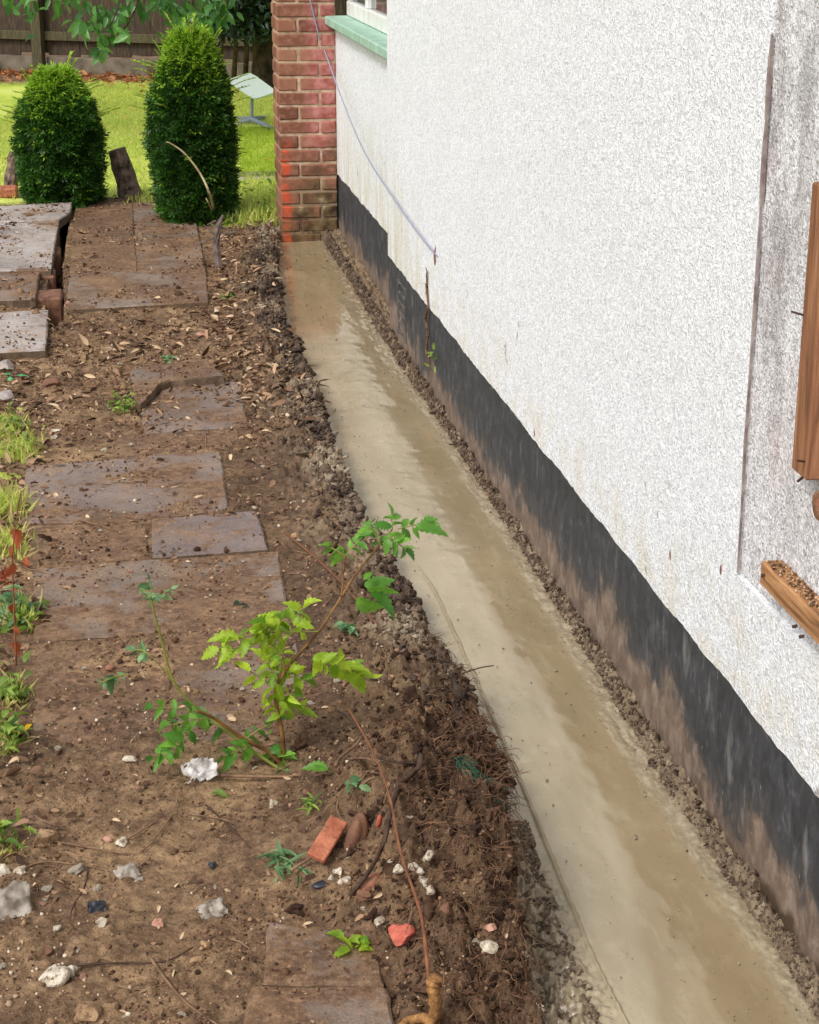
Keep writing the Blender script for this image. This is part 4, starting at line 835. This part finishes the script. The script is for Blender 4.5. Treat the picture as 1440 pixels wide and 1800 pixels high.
# ================================================================== RUBBLE
def rock(px,py,size,mat,label,seed,name='stone',facet=6,cat='stone',rz=None,zoff=.25,amp=.25):
    p=G(px,py); V,F=rockV(2,seed,amp,facet); sz=np.array(size)/2*.88; R_=rotm(random.uniform(-.2,.2),random.uniform(-.2,.2),rz if rz is not None else random.uniform(0,6))
    V=(V*sz)@R_.T+p+[0,0,sz[2]*(1-zoff)*.45]; b=B(); b.add(V,F); return tag(b.build(name,mat,None,False),label,cat)
for a_ in [(75,1483,(.055,.06,.05),TANS,'round tan clod at the end of the looped twig',1),(95,1720,(.07,.055,.035),FLINT,'large knobbly grey flint near lower left edge',2),(120,1712,(.035,.03,.022),FLINT,'white pebble touching the large grey flint',3),(150,1790,(.065,.06,.05),TANS,'large tan rock at the bottom edge',4),
 (858,1668,(.035,.03,.022),FLINT,'white flint chip on the dark heap above the concrete',5),(480,1418,(.024,.025,.02),FLINT,'white flint right of the paper scrap',6),(188,1478,(.022,.03,.018),PINKS,'pinkish stone by the looped twig',7),(215,1485,(.03,.03,.02),FLINT,'white chalk lump on the looped twig',8),
 (178,1625,(.026,.03,.02),FLINT,'white pebble left of the orange pebble',9),(100,1635,(.022,.03,.018),FLINT,'small white pebble beside the grey film scrap',10),(278,1625,(.028,.03,.02),PINKS,'orange pebble on the open soil',11),(362,1665,(.022,.03,.022),TANS,'tan pebble in front of the grey scrap',12),
 (375,1522,(.02,.022,.018),SLATE,'small dark pebble right of centre of the open soil',13),(35,1535,(.03,.03,.022),FLINT,'white stone by the thin straight twig',14),(5,1535,(.03,.035,.03),FLINT,'tan stone cut by the left edge above the film scrap',15),(345,1690,(.03,.03,.018),TANS,'yellowish stone near the diagonal twig',16),
 (125,540,(.09,.08,.04),PINKS,'salmon stone at the corner of the wide brown slab',17),(358,588,(.07,.06,.035),PINKS,'pale salmon stone in the soil beyond the broken slab',18),(382,548,(.04,.04,.02),FLINT,'white stone right of the wide brown slab',19),(88,677,(.09,.08,.05),MUDS,'grey lump in the litter left of the broken slab',20),(8,650,(.12,.1,.05),SL['pale'],'grey stone at the left edge under the pale slab',21),(5,700,(.09,.1,.05),SL['pale'],'grey stone at the left edge lower down',22),
 (148,960,(.045,.02,.006),FLINT,'white flat chip on the buried slab',23),(293,938,(.016,.016,.01),FLINT,'white pebble on the small dark slab',24),(520,945,(.03,.03,.018),TANS,'pale stone at the far end of the long red twig',25),(193,1178,(.028,.024,.02),MUDB,'brown stone left of the tall bare stem',26),(540,1395,(.02,.022,.018),MUDS,'brown pebble on the heap',27),(96,758,(.05,.04,.012),FLINT,'white curl of bark near the left grass',28),
 (95,770,(.03,.03,.02),FLINT,'white pebble by the left grass',29),(227,1335,(.03,.04,.01),FLINT,'whitish crumb patch left of the low leaves',30),(785,1600,(.03,.026,.02),MUDS,'grey pebble on the dark heap',31),(865,1632,(.02,.02,.014),PINKS,'small orange fragment on the dark heap',32),(722,1437,(.016,.02,.006),FLINT,'tiny square white chip on the heap',33),(640,1575,(.03,.03,.02),MUDS,'muddy pebble under the black slate',34)]:
    rock(*a_)
rock(708,1652,(.056,.06,.045),REDB,'bright red brick chunk beside the long thin stem',77,'brick_fragment',5,'brick fragment')
rock(652,1558,(.085,.035,.035),MUDB,'long muddy brick piece left of the pale pebbles',42,'brick_fragment',5,'brick fragment',.5)
rock(625,1480,(.045,.05,.12),MUDS,'upright mud covered clay piece behind the orange tile',43,'clay_piece',2,'clay piece',0,.6,.15)
rock(668,1450,(.02,.02,.03),REDB,'small orange brick chip near the dark root',44,'brick_fragment',3,'brick fragment')
rock(568,1556,(.05,.03,.014),SLATE,'black slate shard below the orange tile piece',45,'slate_shard',4,'slate')
p=G(576,1475,.02); b=B(); b.box((p[0]-.018,p[1]-.05,p[2]-.006),(p[0]+.018,p[1]+.05,p[2]+.006),.002,R=rotm(.35,.3,-.5)); tag(b.build('tile_piece',TILE),'flat orange tile piece leaning on the muddy clay','tile piece')
for k,(x,y,s_) in enumerate([(690,1520,.02),(700,1530,.018),(728,1527,.022),(738,1535,.02),(752,1510,.026),(742,1548,.018),(752,1555,.02),(757,1568,.02),(596,1535,.02),(600,1552,.016),(583,1545,.018),(610,1548,.014),(668,1622,.02),(640,1600,.014)]):
    o=rock(x,y,(s_,s_*1.2,s_*.9),FLINT,'cream angular pebble in the cluster on the soil heap',60+k,'pebble',3,'pebble'); o['group']='cream pebbles clustered on the heap'
# crumpled scraps
def scrap(px,py,wd,hg,mat,label,seed,lift=.02,name='paper_scrap'):
    p=G(px,py); N=16; r=np.random.default_rng(seed); u=np.linspace(-1,1,N); A,Bq=np.meshgrid(u,u); R_=np.hypot(A,Bq)
    k=1+.25*fbm(A*2+seed,Bq*2,3,seed); zf=np.abs(fbm(A*1.7+9,Bq*1.7+seed,3,seed+3))*1.3
    V=np.stack([A*wd/2*k,Bq*wd/2*k*.8,zf*hg],-1).reshape(-1,3); tl=rotm(.55,0,.3); V=V@tl.T+p+[0,0,lift]; idx=np.arange(N*N).reshape(N,N)
    keep=(R_[:-1,:-1]<1.15+.1*r.normal(size=(N-1,N-1)))
    F=np.stack([idx[:-1,:-1],idx[:-1,1:],idx[1:,1:],idx[1:,:-1]],-1)[keep].reshape(-1,4)
    o=mesh_np(name,V,F,mat,None,None,False); md=o.modifiers.new('thick','SOLIDIFY'); md.thickness=.0008; return tag(o,label,'litter scrap')
scrap(352,1372,.066,.03,PLASTIC,'crumpled white paper scrap below the leafy seedling',4); scrap(375,1608,.05,.018,GREYP,'crumpled pale grey scrap on open soil',6,.006)
scrap(12,1600,.09,.03,GREYP,'crumpled dirty film scrap cut by the left edge',9,.01); scrap(225,1538,.045,.01,GREYP,'thin translucent scrap right of the straight twig',12,.004); scrap(170,1600,.035,.008,SLATE,'dark blue grey scrap on open soil',14,.004)
# ================================================================== SCATTERED MATTER
RK=[rockV(1,s,.35,2) for s in range(8)]; RK0=[rockV(0,s+20,.4,1) for s in range(6)]
def onground(n,xf,yf,emb=.3):
    y=yf(n); x=xf(y); return np.stack([x,y,gnd(x,y)],1)
# brown soil crumbs (uncountable)
n=70000; y=2.45+rng.random(n)**1.6*7.2; x=rng.uniform(-.75,1,n); L=np.interp(y,*CL); x=-.75+(L+.01+.75)*rng.random(n); sz=rng.lognormal(-6.35,.5,n)*(.6+.12*y)
den=fbm(x*6,y*6,3,101)+.6*np.exp(-((L-x)/.12)**2)+.4*np.exp(-((y-7)/.8)**2)+.5*((x>.3)&(y<4)); k=rng.random(n)<np.clip(.35+den,.08,1); pos=np.stack([x,y,gnd(x,y)+sz*.2],1)[k]
onslab=lambda P_: None
tag(inst('soil_crumbs',RK0,pos,randR(len(pos)),sz[k],CRUMB),'brown soil crumbs strewn over the path','soil crumbs',kind='stuff')
# clay clods
n=9000; y=3.2+rng.random(n)*6.3; L=np.interp(y,*CL); x=L-np.abs(rng.normal(0,.055,n))+.008; den=fbm(x*4,y*4,3,61)+.2; k=rng.random(n)<np.clip(.5+den*1.6,.06,1); sz=rng.lognormal(-5.65,.5,n)*(.7+.12*y); pos=np.stack([x,y,gnd(x,y)+sz*.25],1)
n2=3800; y2=2.2+rng.random(n2)*.95; L2=np.interp(y2,*CL); S2=np.interp(y2,*CS); x2=L2+(S2-L2)*rng.random(n2)*.75; sz2=rng.lognormal(-6.1,.5,n2); p2=np.stack([x2,y2,np.maximum(gnd(x2,y2),0)+sz2*.2],1)
n3=8000; y3=2.3+rng.random(n3)*7.2; R3=np.interp(y3,*CR); x3=np.clip(R3+rng.random(n3)**1.3*(XW-R3)+.004,0,XW-.002); sz3=rng.lognormal(-6.25,.5,n3)*(.6+.13*y3); p3=np.stack([x3,y3,np.maximum(gnd(x3,y3),0)+sz3*.1],1)
pa=np.vstack([pos[k],p2,p3]); cn=sm(-.25,.35,fbm(pa[:,0]*5,pa[:,1]*5,3,61)-.15)*.75; rn_=np.clip(np.concatenate([cn[:k.sum()]*.9+.12,.55+0*p2[:,0],.30+0*p3[:,0]])+rng.normal(0,.14,len(pa)),0,1); sa=np.concatenate([sz[k],sz2,sz3]); tag(inst('clay_clods',[rockV(2,s+50,.85,2,(1,1,.8),3.6) for s in range(9)],pa,randR(len(pa)),np.stack([sa,sa,sa*.75],1),CLAY,None,rn_,False),'grey brown clay crumbs lining both trench edges','clay clods',kind='stuff')
# dark damp clods on the heap
n=2600; y=rng.normal(2.95,.42,n); y=np.clip(y,2.3,4.1); L=np.interp(y,*CL); x=L-np.abs(rng.normal(0,.13,n))+.012; sz=rng.lognormal(-5.75,.5,n); pos=np.stack([x,y,gnd(x,y)+sz*.2],1)
tag(inst('damp_clods',[rockV(2,s+90,.85,2,(1,1,.8),3.6) for s in range(8)],pos,randR(n),sz,CRUMB,None,np.clip(rng.normal(.15,.15,n),0,1)),'dark damp soil clods on the root heap','clods',kind='stuff')
n=420; y=2.9+rng.random(n)*4.2; gx2=np.interp(y,[2,2.9,3.6,4.4,5.5,6.3,6.8],[-.42,-.30,-.30,-.31,-.27,-.33,-.6]); x=gx2+rng.normal(-.02,.06,n); pos=np.stack([x,y,gnd(x,y)+.012],1)
tag(inst('edge_leaf_litter',LEAF,pos,bases(rng.normal(size=(n,3))*[1,1,.35],rng.normal(size=(n,3))*.6+[0,0,1]),rng.uniform(.015,.045,n),LITTER),'dead leaf litter along the left path edge','litter',kind='stuff')
# grit
n=9000; y=2.45+rng.random(n)**1.6*6.5; L=np.interp(y,*CL); x=-.7+(L+.7)*rng.random(n); sz=rng.lognormal(-6.2,.4,n)*(.7+.1*y); k=rng.random(n)<np.clip(.4+fbm(x*4,y*4,3,111),.05,1); pos=np.stack([x,y,gnd(x,y)+sz*.4],1)[k]
tag(inst('grit',RK0,pos,randR(len(pos)),sz[k],PEB),'pale grit scattered through the soil','grit',kind='stuff')
# dirt, grit and chips lying on the slabs themselves
PS=[]
for pts in SLABS:
    lo,hi=pts.min(0),pts.max(0); A=(hi[0]-lo[0])*(hi[1]-lo[1]); n=int(A*5200/(.5+.16*lo[1])); x=rng.uniform(lo[0],hi[0],n); y=rng.uniform(lo[1],hi[1],n); k=inp(x,y,pts)&(rng.random(n)<np.clip(.18+1.5*fbm(x*5,y*5,3,141),.03,1))
    Z=np.linalg.lstsq(np.c_[pts[:,:2],np.ones(len(pts))],pts[:,2],rcond=None)[0]; PS.append(np.stack([x,y,Z[0]*x+Z[1]*y+Z[2]],1)[k])
PS=np.vstack(PS); n=len(PS); sz=rng.lognormal(-6.3,.55,n)*(.6+.12*PS[:,1]); PS[:,2]+=sz*.2; k=rng.random(n); a_=k<.7
tag(inst('soil_crumbs',RK0,PS[a_],randR(a_.sum()),sz[a_],CRUMB),'soil crumbs lying on the paving slabs','soil crumbs',kind='stuff')
tag(inst('slab_litter',LEAF,PS[~a_]+[0,0,.003],bases(rng.normal(size=((~a_).sum(),3))*[1,1,.2],rng.normal(size=((~a_).sum(),3))*.4+[0,0,1]),sz[~a_]*rng.uniform(2,6,(~a_).sum()),LITTER),'leaf and bark flecks lying on the paving slabs','litter',kind='stuff')
n=2600; y=2.45+rng.random(n)**1.3*3.6; L=np.interp(y,*CL); x=-.6+(L+.6)*rng.random(n); sz=rng.lognormal(-5.35,.4,n); k=rng.random(n)<np.clip(.15+1.5*fbm(x*3.5,y*3.5,3,151),.02,1); pos=np.stack([x,y,gnd(x,y)+sz*.15],1)[k]
tag(inst('soil_lumps',[rockV(2,s+130,.7,3,(1,1,.7),3.4) for s in range(8)],pos,randR(len(pos)),sz[k],CRUMB,None,np.clip(rng.normal(.6,.2,len(pos)),0,1)),'small brown soil lumps on the open path','soil lumps',kind='stuff')
n=1500; y=2.4+rng.random(n)**1.2*7; L=np.interp(y,*CL); R3=np.interp(y,*CR); t=rng.random(n); t=np.where(rng.random(n)<.5,1-t**2*.35,t**1.6*.8); x=L+.01+(R3-L-.01)*t; sz=rng.lognormal(-6.9,.45,n)*(.7+.1*y); pos=np.stack([x,y,.003+sz*.3],1)
tag(inst('cement_crumbs',RK0,pos,randR(n),sz,CLAY,None,np.clip(rng.normal(.75,.25,n),0,1)),'tiny grit and cement crumbs on the wet concrete','crumbs',kind='stuff')
# countable pebbles
for k in range(210):
    y_=2.5+random.random()**1.7*4.5; L_=float(np.interp(y_,*CL)); x_=random.uniform(-.35,L_-.02); s_=random.lognormvariate(-4.75,.3)*.62
    if k==0 or k<8:
        V,F=rockV(2,k+200,.3,3); b=B(); b.add(V,F,random.random()); o=b.build('pebble',[FLINT,TANS,PINKS,FLINT,MUDS,FLINT,TANS,PINKS][k]); PBM=globals().setdefault('PBM',[]); PBM.append(o.data)
    else: o=link('pebble',PBM[random.randrange(len(PBM))])
    o.scale=(s_,s_*random.uniform(.7,1.1),s_*random.uniform(.4,.7)); o.rotation_euler=(random.uniform(-.3,.3),random.uniform(-.3,.3),random.uniform(0,6)); o.location=(x_,y_,max(float(gnd(x_,y_)),.058 if x_<.38 and y_>2.6 and 3.3<y_<6 else -1)+s_*.25)
    tag(o,'small loose pebble among the soil crumbs on the path','pebble','small pebbles loose on the path')
n=2600; y=2.45+rng.random(n)**1.4*4.5; x=-.45+(np.interp(y,*CL)+.42)*rng.random(n); k=rng.random(n)<np.clip(.35+fbm(x*5,y*5,3,131)*1.5,.03,1); pos=np.stack([x,y,gnd(x,y)+.004],1)[k]; n=len(pos)
tag(inst('bark_chips',LEAF,pos,bases(rng.normal(size=(n,3))*[1,1,.4],rng.normal(size=(n,3))*.6+[0,0,1]),np.stack([rng.uniform(.006,.022,n)]*3,1)*[1,.9,1],LITTER),'tiny bark and leaf chips strewn through the near soil','litter',kind='stuff')
# litter of dead leaf and bark bits in the hollow and along the trench
n=2600; y=np.concatenate([rng.normal(6.9,.65,n//2),5.8+rng.random(n-n//2)*4.0]); L=np.interp(y,*CL); x=np.where(np.arange(n)<n//2,rng.uniform(-.75,.5,n),L-rng.random(n)*.3); pos=np.stack([x,y,gnd(x,y)+.008],1)
tag(inst('leaf_and_bark_litter',LEAF,pos,bases(rng.normal(size=(n,3))*[1,1,.35],rng.normal(size=(n,3))*.5+[0,0,1]),np.stack([rng.uniform(.015,.06,n)]*3,1)*[1,.7,1],LITTER),'dry leaf and bark scraps in the hollow between the slabs','litter',kind='stuff')
b=B()
for k in range(420):
    if k%2: y_=random.uniform(7.0,9.6); x_=float(np.interp(y_,*CL))-random.random()*.33
    else: y_=random.uniform(2.5,8); x_=random.uniform(-.6,float(np.interp(y_,*CL))-.03)
    a=random.uniform(0,6.28); L_=random.uniform(.02,.09); p=np.array([x_,y_,float(gnd(x_,y_))+.006]); pts=[p]
    for j in range(3): a+=random.gauss(0,.3); q=pts[-1]+np.array([math.cos(a),math.sin(a),0])*L_/3; q[2]=float(gnd(q[0],q[1]))+.007+.004*random.random(); pts.append(q)
    b.tube(pts,np.linspace(.0014,.0007,4)*(.7+.12*y_),4)
tag(b.build('twig_litter',TWIG),'fine twigs and root threads strewn over the soil','twigs',kind='stuff')
n=260; y=2.6+rng.random(n)*6; L=np.interp(y,*CL);x=-.5+(L+.5)*rng.random(n)
